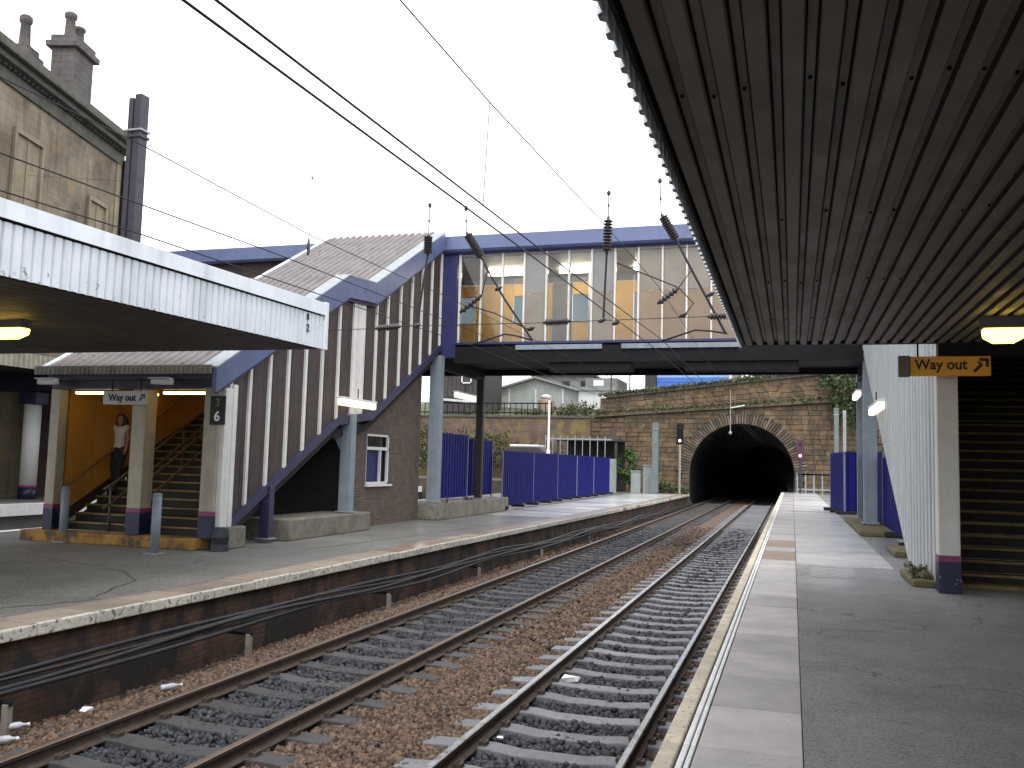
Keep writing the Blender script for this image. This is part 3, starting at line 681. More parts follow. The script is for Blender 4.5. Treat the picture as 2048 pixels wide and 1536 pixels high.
banded_post(ls, XW+.06, 15.62, -.06, 2.92, .12); banded_post(ls, -12.88, 15.62, -.06, 2.92, .17); banded_post(ls, XS-.12, 15.6, -.06, 2.95, .17)
box('corner_post', XS+.02, XS+.16, 15.5, 15.75, .05, 2.95, 'post_white', ls, .015)
box('corner_post', XS-.02, XS+.10, 15.85, 16.0, .15, 3.05, 'batten_white', ls, .015)
# portal frame carrying the landing
column(XS, 21.1, .22, 2.75, 'frame_leg', 'steel_grey_blue', ls, .16, None); column(XW+.3, 21.1, .2, 2.75, 'frame_leg', 'steel_grey_blue', ls, .14, None)
MB().prism([(XS-.15,2.75),(XS-.15,1.75),(XS-.3,2.05),(XS-.7,2.3),(XW+1.2,2.3),(XW+.8,2.1),(XW+.45,1.75),(XW+.45,2.75)], 'y', 21.0, 21.2).build('frame_beam', 'steel_grey_blue', ls)
column(XS+.02, 17.4, -.2, .95, 'frame_leg', 'stringer_purple', ls, .12, None)
# brick store under the upper flight
bk = thing('brick_kiosk', 'brown brick store with white window under the left stairs', 'kiosk', (-11.4, 24, ZL))
klo = [(21.75,ZL),(26.75,ZL)]; khi = off(lo, -.2)
def kpoly(a, b): return between([(a,ZL),(b,ZL)], khi, a, b)
wy0, wy1, wz0, wz1 = 22.98, 24.5, .88, 2.32
for a, b in ((21.75,wy0),(wy1,26.75)): MB().prism(kpoly(a, b), 'x', -11.65, -11.4).build('wall', 'kiosk_brick', bk)
MB().box(-11.65,-11.4,wy0,wy1,ZL,wz0).build('wall', 'kiosk_brick', bk); MB().prism(between([(wy0,wz1),(wy1,wz1)], khi, wy0, wy1), 'x', -11.65, -11.4).build('wall', 'kiosk_brick', bk)
MB().prism([(-15,ZL),(-11.4,ZL),(-11.4,2.55),(-15,2.55)], 'y', 21.55, 21.745).build('wall', 'dark_void', bk)  # brick wall coloured near black, painting in the shade under the stairs
wn = box('window', -11.56, -11.55, wy0+.05, wy1-.05, wz0+.05, wz1-.05, 'van_glass', bk)
for a in ((wy0,wy0+.07,wz0,wz1),(wy1-.07,wy1,wz0,wz1),(wy0,wy1,wz0,wz0+.07),(wy0,wy1,wz1-.07,wz1),(wy0,wy1,1.86,1.95),(wy0+.95,wy0+1.0,wz0,1.9)):
    box('frame', -11.5, -11.42, *a, 'white_frame', wn, .006)
box('sill', -11.48, -11.3, wy0-.06, wy1+.06, wz0-.06, wz0, 'white_frame', wn, .01)
box('curtain', -11.546, -11.53, wy0+.08, wy0+1.1, wz0+.06, 1.84, 'curtain_blue', wn)
# plinths
def plinth(x0, x1, y0, y1, z0, z1, label, mat='concrete'): return tag(box('concrete_plinth', x0, x1, y0, y1, z0, z1, mat, None, .03), label, 'plinth', 'concrete plinths')
plinth(-11.55, -10.78, 15.75, 16.35, ZL, .16, 'small concrete block at the foot of the left stairs')
plinth(-11.9, -10.72, 17.9, 22.0, ZL, .2, 'long low concrete plinth under the left stair landing')
plinth(-11.9, -10.7, 26.8, 34.2, ZL, .25, 'concrete plinth under the left bridge columns and blue hoarding')
plinth(1.62, 2.7, 24.3, 31.9, 0, .12, 'long concrete plinth under the right bridge columns', 'moss')
plinth(1.85, 2.9, 18.6, 20.2, 0, .12, 'short concrete plinth beside the leaning blue panel', 'moss')
plinth(1.62, 2.05, 14.0, 15.6, 0, .1, 'mossy stone block beside the white post', 'moss')
rg = MB(); rg.lathe((-10.78,15.45,ZL),(-10.78,15.45,.18),[(0,.2),(.3,.17),(.6,.19),(.85,.16),(1,.14)],9); 
tag(rg.build('sandbag', 'rag_dark', None, False, .01), 'black wrapped bundle tied to the foot of the left stair post', 'bundle')
# bollards
for x, y, lab in ((-11.42,14.35,'grey blue bollard in front of the middle stair post'), (-14.46,15.3,'grey blue bollard at the left of the stair mouth')):
    b_ = thing('bollard', lab, 'bollard', (x, y, ZL), 'bollards by the left stairs')
    MB().tube([(x,y,ZL),(x,y,.82)], .085, 18).build('tube', 'bollard', b_, True); MB().lathe((x,y,.82),(x,y,.86),[(0,.088),(.6,.08),(1,.04)],18).build('cap', 'bollard', b_, True)
    box('base_plate', x-.15, x+.15, y-.15, y+.15, ZL+.004, ZL+.02, 'galv', b_, .004)
# hanging sign, number plate, tubes and cameras at the stair mouth
sg = thing('hanging_sign', 'dim grey way out sign hanging above the left stairs', 'sign', (-13.05, 15.25, 2.72))
box('board', -13.6, -12.52, 15.22, 15.28, 2.58, 2.86, 'sign_grey', sg, .008); text('lettering', 'Way out', .2, 'ink', sg, (-13.12, 15.214, 2.72), (R(90), 0, 0), sx=.95)
def arrow(parent, x, y, z, s, mat):
    mb = MB()
    mb.prism([(x-.5*s,z-.36*s),(x-.36*s,z-.5*s),(x+.12*s,z-.02*s),(x-.02*s,z+.12*s)], 'y', y-.004, y); mb.prism([(x-.1*s,z+.5*s),(x-.1*s,z+.3*s),(x+.3*s,z+.3*s),(x+.3*s,z-.1*s),(x+.5*s,z-.1*s),(x+.5*s,z+.5*s)], 'y', y-.0045, y-.0005)
    mb.prism([(x-.28*s,z+.26*s),(x-.06*s,z+.26*s),(x+.14*s,z+.06*s),(x+.06*s,z-.02*s)], 'y', y-.005, y-.001); return mb.build('arrow', mat, parent)
arrow(sg, -12.64, 15.216, 2.72, .15, 'ink')
for x in (-13.4, -12.7): MB().tube([(x,15.25,2.86),(x,15.25,3.1)], .012, 6).build('hanger', 'steel_dark', sg)
np_ = thing('number_sign', 'black plate with white platform numbers on the right stair post', 'sign', (-10.95, 15.3, 2.5))
box('plate', -11.1, -10.76, 15.36, 15.4, 2.2, 2.78, 'ink', np_, .005); text('number', '6', .27, 'ink_white', np_, (-10.93, 15.355, 2.36), (R(90),0,0)); text('number', '3', .22, 'housing', np_, (-10.93, 15.355, 2.64), (R(90),0,0))
for x0, x1, lab in ((-14.75,-13.72,'lit tube lamp over the left half of the stair mouth'), (-12.5,-11.12,'lit tube lamp over the right half of the stair mouth')):
    t = thing('tube_lamp', lab, 'lamp', ((x0+x1)/2, 15.7, 2.9), 'tube lamps over the stair mouth'); box('casing', x0, x1, 15.66, 15.8, 2.885, 2.92, 'housing', t); box('tube', x0, x1, 15.68, 15.78, 2.835, 2.884, 'tube_yellow', t, .012)
t = thing('tube_lamp', 'dim yellow lamp on the wall inside the left stairs', 'lamp', (XW+.15, 18.3, 2.9)); box('casing', XW+.07, XW+.11, 17.9, 18.7, 3.0, 3.1, 'housing', t); box('tube', XW+.111, XW+.17, 17.95, 18.65, 3.02, 3.08, 'lamp_sodium', t, .01)
t = thing('tube_lamp', 'added unseen yellow lamp under the roof of the left stairs above the landing', 'lamp', (-13, 20.5, 5.5)); box('casing', -14.2, -11.9, 20.4, 20.6, 5.55, 5.62, 'housing', t); box('tube', -14.1, -12, 20.44, 20.56, 5.5, 5.549, 'lamp_sodium', t, .01)  # lamp out of view, added for more orange light inside the stairs
for x, lab in ((-14.85,'white security camera at the left of the stair mouth'), (-12.0,'white security camera at the right of the stair mouth')):
    t = thing('security_camera', lab, 'camera', (x, 15.1, 3.0), 'security cameras')
    MB().box(x-.28,x+.2,15.0,15.12,2.98,3.09).build('body', 'camera_white', t, bevel=.02); MB().box(x-.33,x+.16,14.98,15.14,3.095,3.115).build('sunshield', 'camera_white', t, bevel=.005); MB().tube([(x+.05,15.06,3.1),(x+.05,15.2,3.25),(x+.05,15.3,3.25)], .018, 6).build('bracket', 'steel_dark', t)
# long tube lamps on the outside of the stairs
def tubelamp(x, y0, y1, z, lab):
    t = thing('tube_lamp', lab, 'lamp', (x, (y0+y1)/2, z), 'long tube lamps outside'); box('casing', x-.08, x+.08, y0-.03, y1+.03, z+.09, z+.14, 'white_frame', t, .008)
    box('tube', x-.075, x+.075, y0, y1, z-.08, z+.088, 'tube_cream', t, .03); MB().tube([(x,(y0+y1)/2,z+.14),(x,(y0+y1)/2,z+.4)], .015, 6).build('hanger', 'steel_dark', t)
tubelamp(-10.62, 19.85, 21.75, 2.98, 'long lit tube lamp under the left stair landing'); tubelamp(-10.6, 27.75, 29.6, 3.78, 'long lit tube lamp beside the left bridge column')
tubelamp(1.86, 21.0, 23.6, 3.05, 'nearer lit tube lamp beside the white stair side on the right'); tubelamp(1.9, 28.6, 30.4, 3.92, 'farther lit tube lamp beside the right bridge column')

# ================================================================ right enclosed staircase
rs = thing('enclosed_staircase', 'white ribbed enclosed staircase behind the way out sign on the near platform', 'staircase', (3.5, 14, 0))
rlo = [(13.9,.06),(16.9,.08),(27.2,5.1)]; rhi = [(13.9,4.6),(15.4,4.6),(27.2,9.0)]
y = 13.9
while y < 27.1:
    for a, b, x in ((y, y+.2, 2.0), (y+.2, y+.38, 1.925)):
        MB().prism(between(rlo, rhi, a, min(b,27.2)), 'x', x, 2.05).build('cladding_rib' , 'white_clad', rs)
    y += .38
rse = [(2.2, 5.6)]
MB().prism([(13.9,.05),(27.2,5.05),(27.2,9),(13.9,4.6)], 'x', 2.051, 2.11).build('inner_wall', 'dark_void', rs); MB().prism([(13.9,0),(27.2,4.9),(27.2,9),(13.9,4.6)], 'x', 5.6, 5.7).build('inner_wall', 'lamp_tint_lining', rs)
MB().prism([(13.3,3.76),(13.3,3.85),(15.4,4.7),(27.2,9.1),(27.2,9.0),(15.4,4.6),(13.9,3.76)], 'x', 1.95, 5.7).build('roof', 'soffit_groove', rs)
MB().prism(between(off(rlo,-.25), off(rlo,.0), 16.9, 27.2), 'x', 1.95, 2.12).build('stringer', 'white_clad', rs)
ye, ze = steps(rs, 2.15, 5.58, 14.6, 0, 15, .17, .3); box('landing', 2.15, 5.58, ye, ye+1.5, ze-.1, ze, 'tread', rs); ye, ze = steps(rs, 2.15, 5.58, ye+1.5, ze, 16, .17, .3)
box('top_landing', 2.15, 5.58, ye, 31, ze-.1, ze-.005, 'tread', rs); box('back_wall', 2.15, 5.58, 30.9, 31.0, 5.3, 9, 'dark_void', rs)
box('door_header', 1.9, 5.7, 13.3, 13.5, 3.2, 3.76, 'steel_dark', rs); box('front_kerb', 2.2, 5.6, 14.3, 14.6, 0, .05, 'nosing_yellow', rs)
for x in (2.3, 5.4): MB().tube([(x,14.3,.9),(x,14.6,.95),(x,19.1,3.5),(x,20.6,3.5),(x,25,6)], .025, 8).build('handrail', 'handrail', rs, True)
banded_post(rs, 2.03, 13.62, 0, 3.35, .135, .42, ('post_white','post_magenta','post_navy'))
for k_, (x, yy) in enumerate(((1.96, 14.02), (2.01, 14.25))): box('jamb', x, x+.13, yy, yy+.16, .05, 3.7, ('white_clad','steel_grey_blue')[k_], rs, .01)
# way out sign
sg = thing('hanging_sign', 'orange way out sign with arrow under the dark canopy', 'sign', (1.9, 13, 3.0))
box('board', 1.5, 2.47, 12.93, 12.99, 2.885, 3.145, 'sign_orange', sg, .01); box('frame', 1.36, 1.497, 12.9, 13.02, 2.875, 3.155, 'housing', sg, .01)
text('lettering', 'Way out', .19, 'ink', sg, (1.875, 12.926, 3.03), (R(90),0,0), sx=.93); arrow(sg, 2.35, 12.928, 3.02, .19, 'ink')
for x in (1.6, 2.35): MB().tube([(x,12.96,3.14),(x,12.96,3.37)], .012, 6).build('hanger', 'steel_dark', sg)

# ================================================================ blue hoardings
def hoarding(p0, p1, zb, zt, label, feet=True):
    (x0, y0), (x1, y1) = p0, p1; t = thing('hoarding_panel', label, 'hoarding', ((x0+x1)/2, (y0+y1)/2, zb), 'blue hoarding panels')
    L = math.hypot(x1-x0, y1-y0); u = Vector(((x1-x0)/L, (y1-y0)/L, 0)); nrm = Vector((u.y, -u.x, 0))
    if nrm.dot(Vector((-x0, -y0, 0))) < 0: nrm = -nrm
    sheet((x0,y0,zb+.1), u, (0,0,1), nrm, L, zt-zb-.1, .26, .028, duty=.45).build('sheet', 'hoarding', t, solid=.006)
    for p in (p0, p1): MB().beam((*p, zb), (*p, zt+.02), .05, .05).build('post', 'hoarding_post', t)
    MB().beam((x0,y0,zt), (x1,y1,zt), .05, .05).build('top_rail', 'hoarding', t); 
    if feet:
        for f_ in (.0, .5, .98):
            q = Vector((x0,y0,zb)) + u*L*f_; MB().box(q.x-.28, q.x+.28, q.y-.12, q.y+.12, zb, zb+.12).build('foot', 'rubber', t, bevel=.02)
L_ = ['tall blue hoarding panel next to the left bridge column', 'tall blue hoarding panel second from the left bridge column', 'wide blue hoarding panel standing forward on the far platform', 'blue hoarding panel right of the wide forward one',
      'blue hoarding panel third from the far end of the left platform', 'blue hoarding panel second from the far end of the left platform', 'farthest blue hoarding panel on the left platform']
hoarding((-11.2,27.7),(-11.2,30.7),.25,2.52,L_[0],False); hoarding((-11.3,30.75),(-11.3,33.8),.25,2.42,L_[1],False)
hoarding((-10.9,33.95),(-10.9,38.4),-.22,2.05,L_[2]); hoarding((-10.92,38.45),(-10.95,42.9),-.22,2.05,L_[3]); hoarding((-11.0,43),(-11.0,47.2),-.2,2.05,L_[4]); hoarding((-11.0,47.3),(-11.0,51.5),-.2,2.05,L_[5]); hoarding((-11.0,51.6),(-11.0,56.3),-.2,2.05,L_[6])
hoarding((1.86,35.6),(2.9,35.6),.02,2.3,'dark blue hoarding panel behind the right bridge columns'); hoarding((1.5,38.8),(1.84,35.62),.02,2.3,'narrow blue hoarding panel seen edge on beyond the right bridge columns')
hoarding((2.5,32.4),(2.5,28.0),.02,2.2,'blue hoarding panel between the right bridge columns'); hoarding((2.5,27.9),(2.42,20.6),.02,2.0,'leaning blue hoarding panel under the white stair side')
box_ = thing('relay_cabinet', 'pale grey green cabinet at the end of the left hoarding', 'cabinet', (-11, 57.6, ZL)); box('body', -11.9, -10.9, 57.2, 58.1, ZL, 2.0, 'cabinet', box_, .03); box('door', -10.9, -10.885, 57.25, 58.05, ZL+.1, 1.9, 'cabinet', box_)

# ================================================================ tunnel portal
TY = 70.; TC, TR, TZ = -3.65, 3.86, 1.12
zs = lambda x: 5.34 + .0717*(x+14.9)
zp = lambda x: max(zs(x)+.35, 7.13 + .1116*(x+13.3)) if -14.6 < x < 3.4 else zs(x)+.35
tp = thing('tunnel_portal', 'soot black railway tunnel mouth in a tawny stone wall', 'tunnel', (TC, TY, -1))
def hole(z0, z1, r):
    """half width of the opening (radius r) over a course"""
    z = max(z0, TZ) if z0 > TZ else TZ
    z = min(max(z0, TZ), z1) if z1 > TZ else TZ
    d = r*r - (max(z0-TZ, 0))**2
    return math.sqrt(d) if d > 0 else 0
N = 40; arc = [(TC+TR*math.cos(math.pi*i/N), TZ+TR*math.sin(math.pi*i/N)) for i in range(N+1)]
wall = MB(); op = [(TC+TR,-1.5)] + arc + [(TC-TR,-1.5)]
for (a, b), (c, d) in zip(op[:], op[1:]):
    ta, tc_ = zs(a), zs(c); wall.add([(a,TY,b),(c,TY,d),(c,TY,tc_),(a,TY,ta)], [(0,1,2,3)])
for x0, x1 in ((-45,TC-TR),(TC+TR,16)): wall.add([(x0,TY,-1.5),(x1,TY,-1.5),(x1,TY,zs(x1)),(x0,TY,zs(x0))], [(0,1,2,3)])
wall.build('wall_core', 'mortar', tp)
blk = []
for s_ in range(4):
    V = CUBE*.5*(1+rng.uniform(-.05,.05,(8,3))*np.array([.5,1.,1.])); blk.append(V)
bmesh_ = []
for V in blk:
    me = bpy.data.meshes.new('stone_block'); me.from_pydata([tuple(v) for v in V], [], [tuple(int(i) for i in f) for f in CF]); me.materials.append(MATS['portal_stone']); bmesh_.append(me)
nblk = [0]; rest = MB()
def block(x0, x1, z0, z1, y0, dep):
    if nblk[0] >= 296 or x0 < -13.2 or x1 > 3.2:
        yy = y0+.2+random.uniform(-.04,.04); g = .02
        rest.add([(px+random.uniform(-.02,.02), py, pz+random.uniform(-.02,.02)) for px, py, pz in ((x0+g,yy,z0+g),(x1-g,yy,z0+g),(x1-g,yy,z1-g),(x0+g,yy,z1-g),(x0+g*2.5,yy-dep*.9,z0+g*2.5),(x1-g*2.5,yy-dep*.9,z0+g*2.5),(x1-g*2.5,yy-dep*.9,z1-g*2.5),(x0+g*2.5,yy-dep*.9,z1-g*2.5))],
                 [(0,1,5,4),(1,2,6,5),(2,3,7,6),(3,0,4,7),(4,5,6,7),(3,2,1,0)]); return
    nblk[0] += 1
    o = obj('stone_block', random.choice(bmesh_), tp, .035); o.location = Vector(((x0+x1)/2 - TC, y0-dep/2+.2+random.uniform(-.03,.03) - TY, (z0+z1)/2+1)); o.matrix_parent_inverse = Matrix(); o.scale = (x1-x0-.03, dep, z1-z0-.03); return o
z = -.55; k = 0
while z < 6.6:
    ch = random.uniform(.30, .42); z1 = z+ch
    hw = hole(z, z1, TR+.62) if z < TZ+TR+.62 else 0
    rngs = [(-15.2, TC-hw), (TC+hw, 4.6)] if hw > 0 else [(-15.2, 4.6)]
    for a, b in rngs:
        x = a
        while x < b-.15:
            x1 = min(b, x+random.uniform(.45, 1.15));
            if b-x1 < .3: x1 = b
            zt = min(z1, zs(x)-.02)
            if zt - z > .15: block(x, x1, z, zt, TY, .28)
            x = x1
    z = z1
x = -14.4                                                       # parapet stones
while x < 4.2:
    x1 = x+random.uniform(.6, 1.2); zz = zs(x)+.30; ztop = zp((x+x1)/2)-.18
    n = max(1, round((ztop-zz)/.38))
    for q in range(n): block(x+(.2 if q % 2 else 0), x1+(.2 if q % 2 else 0), zz+(ztop-zz)*q/n, zz+(ztop-zz)*(q+1)/n, TY+.1, .3)
    x = x1
rest.build('stone_blocks', 'portal_stone', tp, kind='stuff')
MB().add([(-14.5,TY+.12,zs(-14.5)),(4.4,TY+.12,zs(4.4)),(4.4,TY+.12,zp(3.3)-.15),(-14.5,TY+.12,zp(-14.5)-.15)], [(0,1,2,3)]).build('parapet_core', 'mortar', tp, solid=.1)
for a in range(-15, 5):                                          # string course and coping lengths
    MB().prism([(a+.01,zs(a)),(a+.99,zs(a+1)),(a+.99,zs(a+1)+.26),(a+.01,zs(a)+.26)], 'y', TY-.34, TY+.2).build('string_course', 'mortar', tp, bevel=.03)
    if a >= -14 and a < 4: MB().prism([(a+.01,zp(a)-.19),(a+.99,zp(min(a+1,3.3))-.19),(a+.99,zp(min(a+1,3.3))+.05),(a+.01,zp(a)+.05)], 'y', TY-.2, TY+.5).build('coping_stone', 'cornice', tp, bevel=.04)
NV = 64
for i in range(NV):
    a0, a1 = math.pi*i/NV+.005, math.pi*(i+1)/NV-.005; r0, r1 = TR-.02, TR+random.uniform(.62,.95)
    MB().prism([(TC+r*math.cos(a), TZ+r*math.sin(a)) for r, a in ((r0,a0),(r1,a0),(r1,a1),(r0,a1))], 'y', TY-.24, TY+.3).build('voussoir', 'voussoir', tp, bevel=.03)
for s_ in (-1, 1):
    z = -.95
    while z < TZ-.05:
        z1 = min(TZ, z+.42); xa, xb = sorted((TC+s_*(TR-.02), TC+s_*(TR+random.choice((.55,.75))))); box('jamb_stone', xa, xb, TY-.22, TY+.3, z+.012, z1-.012, 'voussoir', tp, .03); z = z1
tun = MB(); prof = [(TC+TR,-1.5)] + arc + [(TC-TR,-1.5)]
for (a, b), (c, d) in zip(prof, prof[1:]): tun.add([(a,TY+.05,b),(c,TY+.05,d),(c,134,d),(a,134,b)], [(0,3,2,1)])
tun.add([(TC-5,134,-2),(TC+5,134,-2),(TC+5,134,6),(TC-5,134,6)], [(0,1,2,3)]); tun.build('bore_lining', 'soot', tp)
# flank walls left and right of the portal
fl = thing('retaining_wall', 'reddish brick retaining wall left of the tunnel behind the hoarding', 'wall', (-22, 69.9, -1)); box('brickwork', -45, -15.25, TY-.15, TY+.2, -1.5, 5.25, 'brick_red', fl); box('coping', -45, -15.25, TY-.25, TY+.4, 5.252, 5.45, 'cornice', fl, .03)
fl = thing('retaining_wall', 'stone retaining wall right of the tunnel behind the grey masts', 'wall', (9, 69.9, -1)); 
z = -.5
while z < 6.4:
    x = 4.7 + random.uniform(0,.3)
    while x < 12: x1 = x+random.uniform(.9,1.6); o = obj('stone_block', random.choice(bmesh_), fl, .035); o.matrix_parent_inverse = Matrix(); o.location = ((x+x1)/2-9, TY-.05-69.9, z+.25+1); o.scale = (x1-x-.05,.3,.46); x = x1
    z += .51
box('wall_core', 4.62, 14, TY, TY+.3, -1.5, 6.5, 'mortar', fl)
# hillside behind and above
hx = np.linspace(-160, 120, 90); hy = np.linspace(TY+.35, 330, 40); X, Y = np.meshgrid(hx, hy)
base = np.where(X < -14.6, 5.15, np.where(X > 3.4, 7.3, 7.13+.1116*(X+13.3)+.12)); t_ = np.clip((Y-TY)/25, 0, 1)
Z = base*(1-t_) + 8.2*t_ + .25*np.sin(X*.7)*np.sin(Y*.5)*t_ ; idx = np.arange(Z.size).reshape(Z.shape)
hs = npmesh('hillside', np.stack([X,Y,Z],-1).reshape(-1,3), np.stack([idx[:-1,:-1],idx[:-1,1:],idx[1:,1:],idx[1:,:-1]],-1).reshape(-1,4), 'grass'); hs['kind'] = 'structure'
# grass and weeds on the ledges
xs = rng.uniform(-14.8, 4.4, 5200); which = rng.random(5200) < .55
zz = np.array([zs(x)+.3 if q else zp(x)+.1 for x, q in zip(xs, which)]) + rng.uniform(-.12,.22,5200)*rng.random(5200)
V, F = leaves(np.stack([xs, TY-.25+rng.uniform(-.15,.5,5200), zz], 1), rng.uniform(.1,.3,5200)); wd_ = npmesh('weeds', V, F, 'leaf_olive'); wd_['kind'] = 'stuff'; tag(wd_, 'scrubby grass and weeds growing on the tunnel wall ledges', 'weeds')

# ================================================================ plants
def plant(name, label, cat, blobs, n, size, mat, trunk=None):
    t = thing(name, label, cat, (blobs[0][0], blobs[0][1], trunk[0][2] if trunk else blobs[0][2]-blobs[0][5]))
    P_ = blob_points(blobs, n); V, F = leaves(P_, rng.uniform(size*.6, size*1.3, len(P_))); npmesh('crown', V, F, mat, t).matrix_parent_inverse = t.matrix_basis.inverted()
    if trunk:
        mb = MB().tube(trunk, [.16*(1-.6*i/(len(trunk)-1)) for i in range(len(trunk))], 8)
        for b_ in blobs: mb.tube([trunk[len(trunk)//2], ((trunk[-1][0]+b_[0])/2, (trunk[-1][1]+b_[1])/2, b_[2]-b_[5]*.4), (b_[0],b_[1],b_[2]+.2)], [.07,.05,.02], 6)
        mb.build('trunk', 'bark', t)
plant('tree', 'dark bushy tree above the wall right of the tunnel', 'tree', [(3.5,69.2,7.7,1.2,1.1,1.7),(5.2,70.5,8.6,1.8,1.6,2.2),(3.3,69.0,6.0,.8,.7,1.0),(4.3,68.9,5.6,.9,.8,1.2),(7,71,8.5,1.8,1.5,2.4),(2.6,70.2,8.9,.9,.9,1.0)], 9000, .22, 'leaf_dark', [(4.6,72.4,6.0),(4.6,72.4,7.2),(4.5,72.3,8.6)])
plant('shrub', 'green scrub on top of the wall right of the blue site building', 'shrub', [(-1.5,73,9.3,1.6,1.2,.7),(.6,72.5,9.6,1.6,1.2,.8),(-3.4,73.5,8.9,1.0,1,.6),(1.8,72,9.5,.9,.9,.9)], 5200, .17, 'leaf_green', [(0,73,8.4),(0,73,8.8),(0,73,9.3)])
plant('shrub', 'bright green shrub growing beside the left hoarding end', 'shrub', [(-11.8,66,1.5,.9,.9,1.4),(-12.6,66.5,.8,.8,.8,1.1),(-11.0,66,.6,.6,.7,.8)], 2600, .2, 'leaf_green', [(-11.8,66,-.3),(-11.8,66,.6),(-11.8,66,1.5)])
plant('shrub', 'low green scrub at the foot of the tunnel wall', 'shrub', [(-9.2,68,.0,.9,.6,.5),(-8.2,68.6,-.3,.6,.5,.5)], 1200, .16, 'leaf_dark', None)
plant('shrub', 'yellow green scrub along the foot of the brick retaining wall', 'shrub', [(-24,68.5,2.6,4,.8,1.6),(-29,68,2.8,3,.8,1.6),(-18,68.6,1.6,3,.6,1.3)], 4800, .24, 'leaf_olive', None)

plant('shrub', 'tangled olive bush beside the white extension on the bank', 'shrub', [(-16.8,74,6.0,1.6,1,.8),(-19,75,5.9,1.5,1,.7),(-22,76,5.8,1.6,1,.6),(-26,75,5.8,1.8,1,.6)], 3600, .2, 'leaf_olive', None)
plant('weed_clump', 'dry weeds growing on the mossy block beside the white post', 'weeds', [(1.8,14.3,.16,.18,.22,.12),(1.75,15.1,.14,.15,.2,.09)], 700, .035, 'leaf_olive', None)
plant('weed_clump', 'small weeds at the foot of the left bridge column', 'weeds', [(-10.8,27.5,.3,.12,.3,.1),(-10.8,29.8,.28,.1,.4,.07)], 300, .06, 'leaf_olive', None)
# ================================================================ things on the bank behind the bridge
def picket(name, label, x0, x1, y, z0, z1, sp, mat, rails=2, r=.03):
    t = thing(name, label, 'fence', ((x0+x1)/2, y, z0)); x = x0
    while x <= x1+.01: box('picket', x-r, x+r, y-r, y+r, z0, z1, mat, t); x += sp
    for q in range(rails): zz = z0+(z1-z0)*(.94 if q else .2); box('rail', x0, x1, y-.05, y-.031, zz-.05, zz+.05, mat, t)
picket('railing', 'dark railing on top of the brick retaining wall', -33, -18.5, 70.1, 5.45, 6.5, .5, 'steel_dark')
picket('palisade_fence', 'pale palisade fence in front of the dark yard behind the left hoarding', -16.2, -11.6, 60, ZL, 3.55, .52, 'galv', 2, .025)
picket('palisade_fence', 'grey end fence of the near platform beside the tunnel mouth', .35, 2.6, 66, 0, 1.4, .55, 'galv', 3, .045)
gh = thing('shed', 'pale green gabled shed on the bank behind the bridge', 'shed', (-23.5, 85, 6)); A, B_, y0 = -29.5, -18.6, 85
MB().prism([(A,5.5),(B_,5.5),(B_,8.3),((A+B_)/2,9.9),(A,8.3)], 'y', y0, y0+12).build('wall', 'shed_green', gh)
for s_ in (0, 1):
    xa = A-.4 if not s_ else B_+.4; xm = (A+B_)/2; MB().prism([(xa,8.2),(xm,9.92),(xm,10.12),(xa,8.4)], 'y', y0-.5, y0+12.2).build('roof', 'shed_roof', gh)
for x in (-26.8,-24.05,-21.3): box('downpipe', x-.08, x+.08, y0-.12, y0-.01, 5.5, 8.9, 'post_white', gh)
for x in (-28.9,-26.3,-23.4): box('panel', x, x+1.9, y0-.05, y0-.005, 6.0, 8.2, 'shed_green', gh)
ex_ = thing('shed', 'white flat roofed extension right of the green shed', 'shed', (-17, 84, 6)); box('wall', -19.4, -16.0, 83.5, 90, 5.4, 8.6, 'shed_white', ex_); box('roof', -19.7, -15.8, 83.2, 90.3, 8.602, 8.95, 'shed_roof', ex_); box('upper_storey', -19.0, -15.9, 84.5, 90, 8.96, 9.9, 'house_grey', ex_); box('window', -18.2, -17.2, 84.47, 84.495, 9.15, 9.7, 'white_frame', ex_)
st_ = thing('water_tank', 'rusty brown tank in front of the green shed', 'tank', (-21.6, 82, 6)); MB().lathe((-22.2,82,5.4),(-22.2,82,7.7),[(0,.75),(.05,.8),(.9,.8),(.97,.7),(1,.2)],20).build('drum', 'paving_rust', st_, True); MB().lathe((-22.2,82,7.7),(-22.2,82,8.1),[(0,.5),(.6,.6),(1,.2)],12).build('cap', 'shed_white', st_, True)
dh = thing('house', 'dark timber house with white window behind the left bridge column', 'house', (-28, 76, 6)); box('wall', -31, -26.6, 76, 82, 5.2, 11.2, 'timber_dark', dh)
for q in range(11): box('board', -31+q*.4+.02, -31+q*.4+.38, 75.94, 75.99, 7.4, 11.0, 'timber_dark', dh)
wn = box('window', -28.4, -27.6, 75.9, 75.935, 8.7, 10.2, 'van_glass', dh)
for a in ((-28.5,-28.38,8.6,10.3),(-27.62,-27.5,8.6,10.3),(-28.5,-27.5,8.6,8.72),(-28.5,-27.5,9.4,9.48)): box('frame', a[0], a[1], 75.86, 75.9, a[2], a[3], 'white_frame', wn)
MB().prism([(-31.3,7.1),(-26.2,6.75),(-26.2,6.95),(-31.3,7.3)], 'y', 75.2, 75.9).build('lean_to_roof', 'shed_white', dh); box('lean_to', -30.8, -26.5, 75.3, 75.9, 5.3, 6.74, 'timber_dark', dh)
box('roof', -31.4, -26.2, 75.5, 82.4, 11.2, 11.5, 'slate', dh)
gz = thing('house', 'grey house with stair and pale roof edge behind the green shed', 'house', (-27, 97, 7)); box('wall', -27.5, -21, 97, 105, 6, 11.3, 'house_grey', gz); MB().prism([(-28,11.3),(-20.5,11.3),(-24.2,13.4)], 'y', 96.6, 105.4).build('roof', 'slate', gz)
for x in (-26.5,-24.4,-22.3): wq = box('window', x, x+.8, 96.93, 96.99, 9.6, 10.8, 'van_glass', gz); box('frame', x-.08, x+.88, 96.94, 96.985, 9.45, 9.6, 'white_frame', wq)
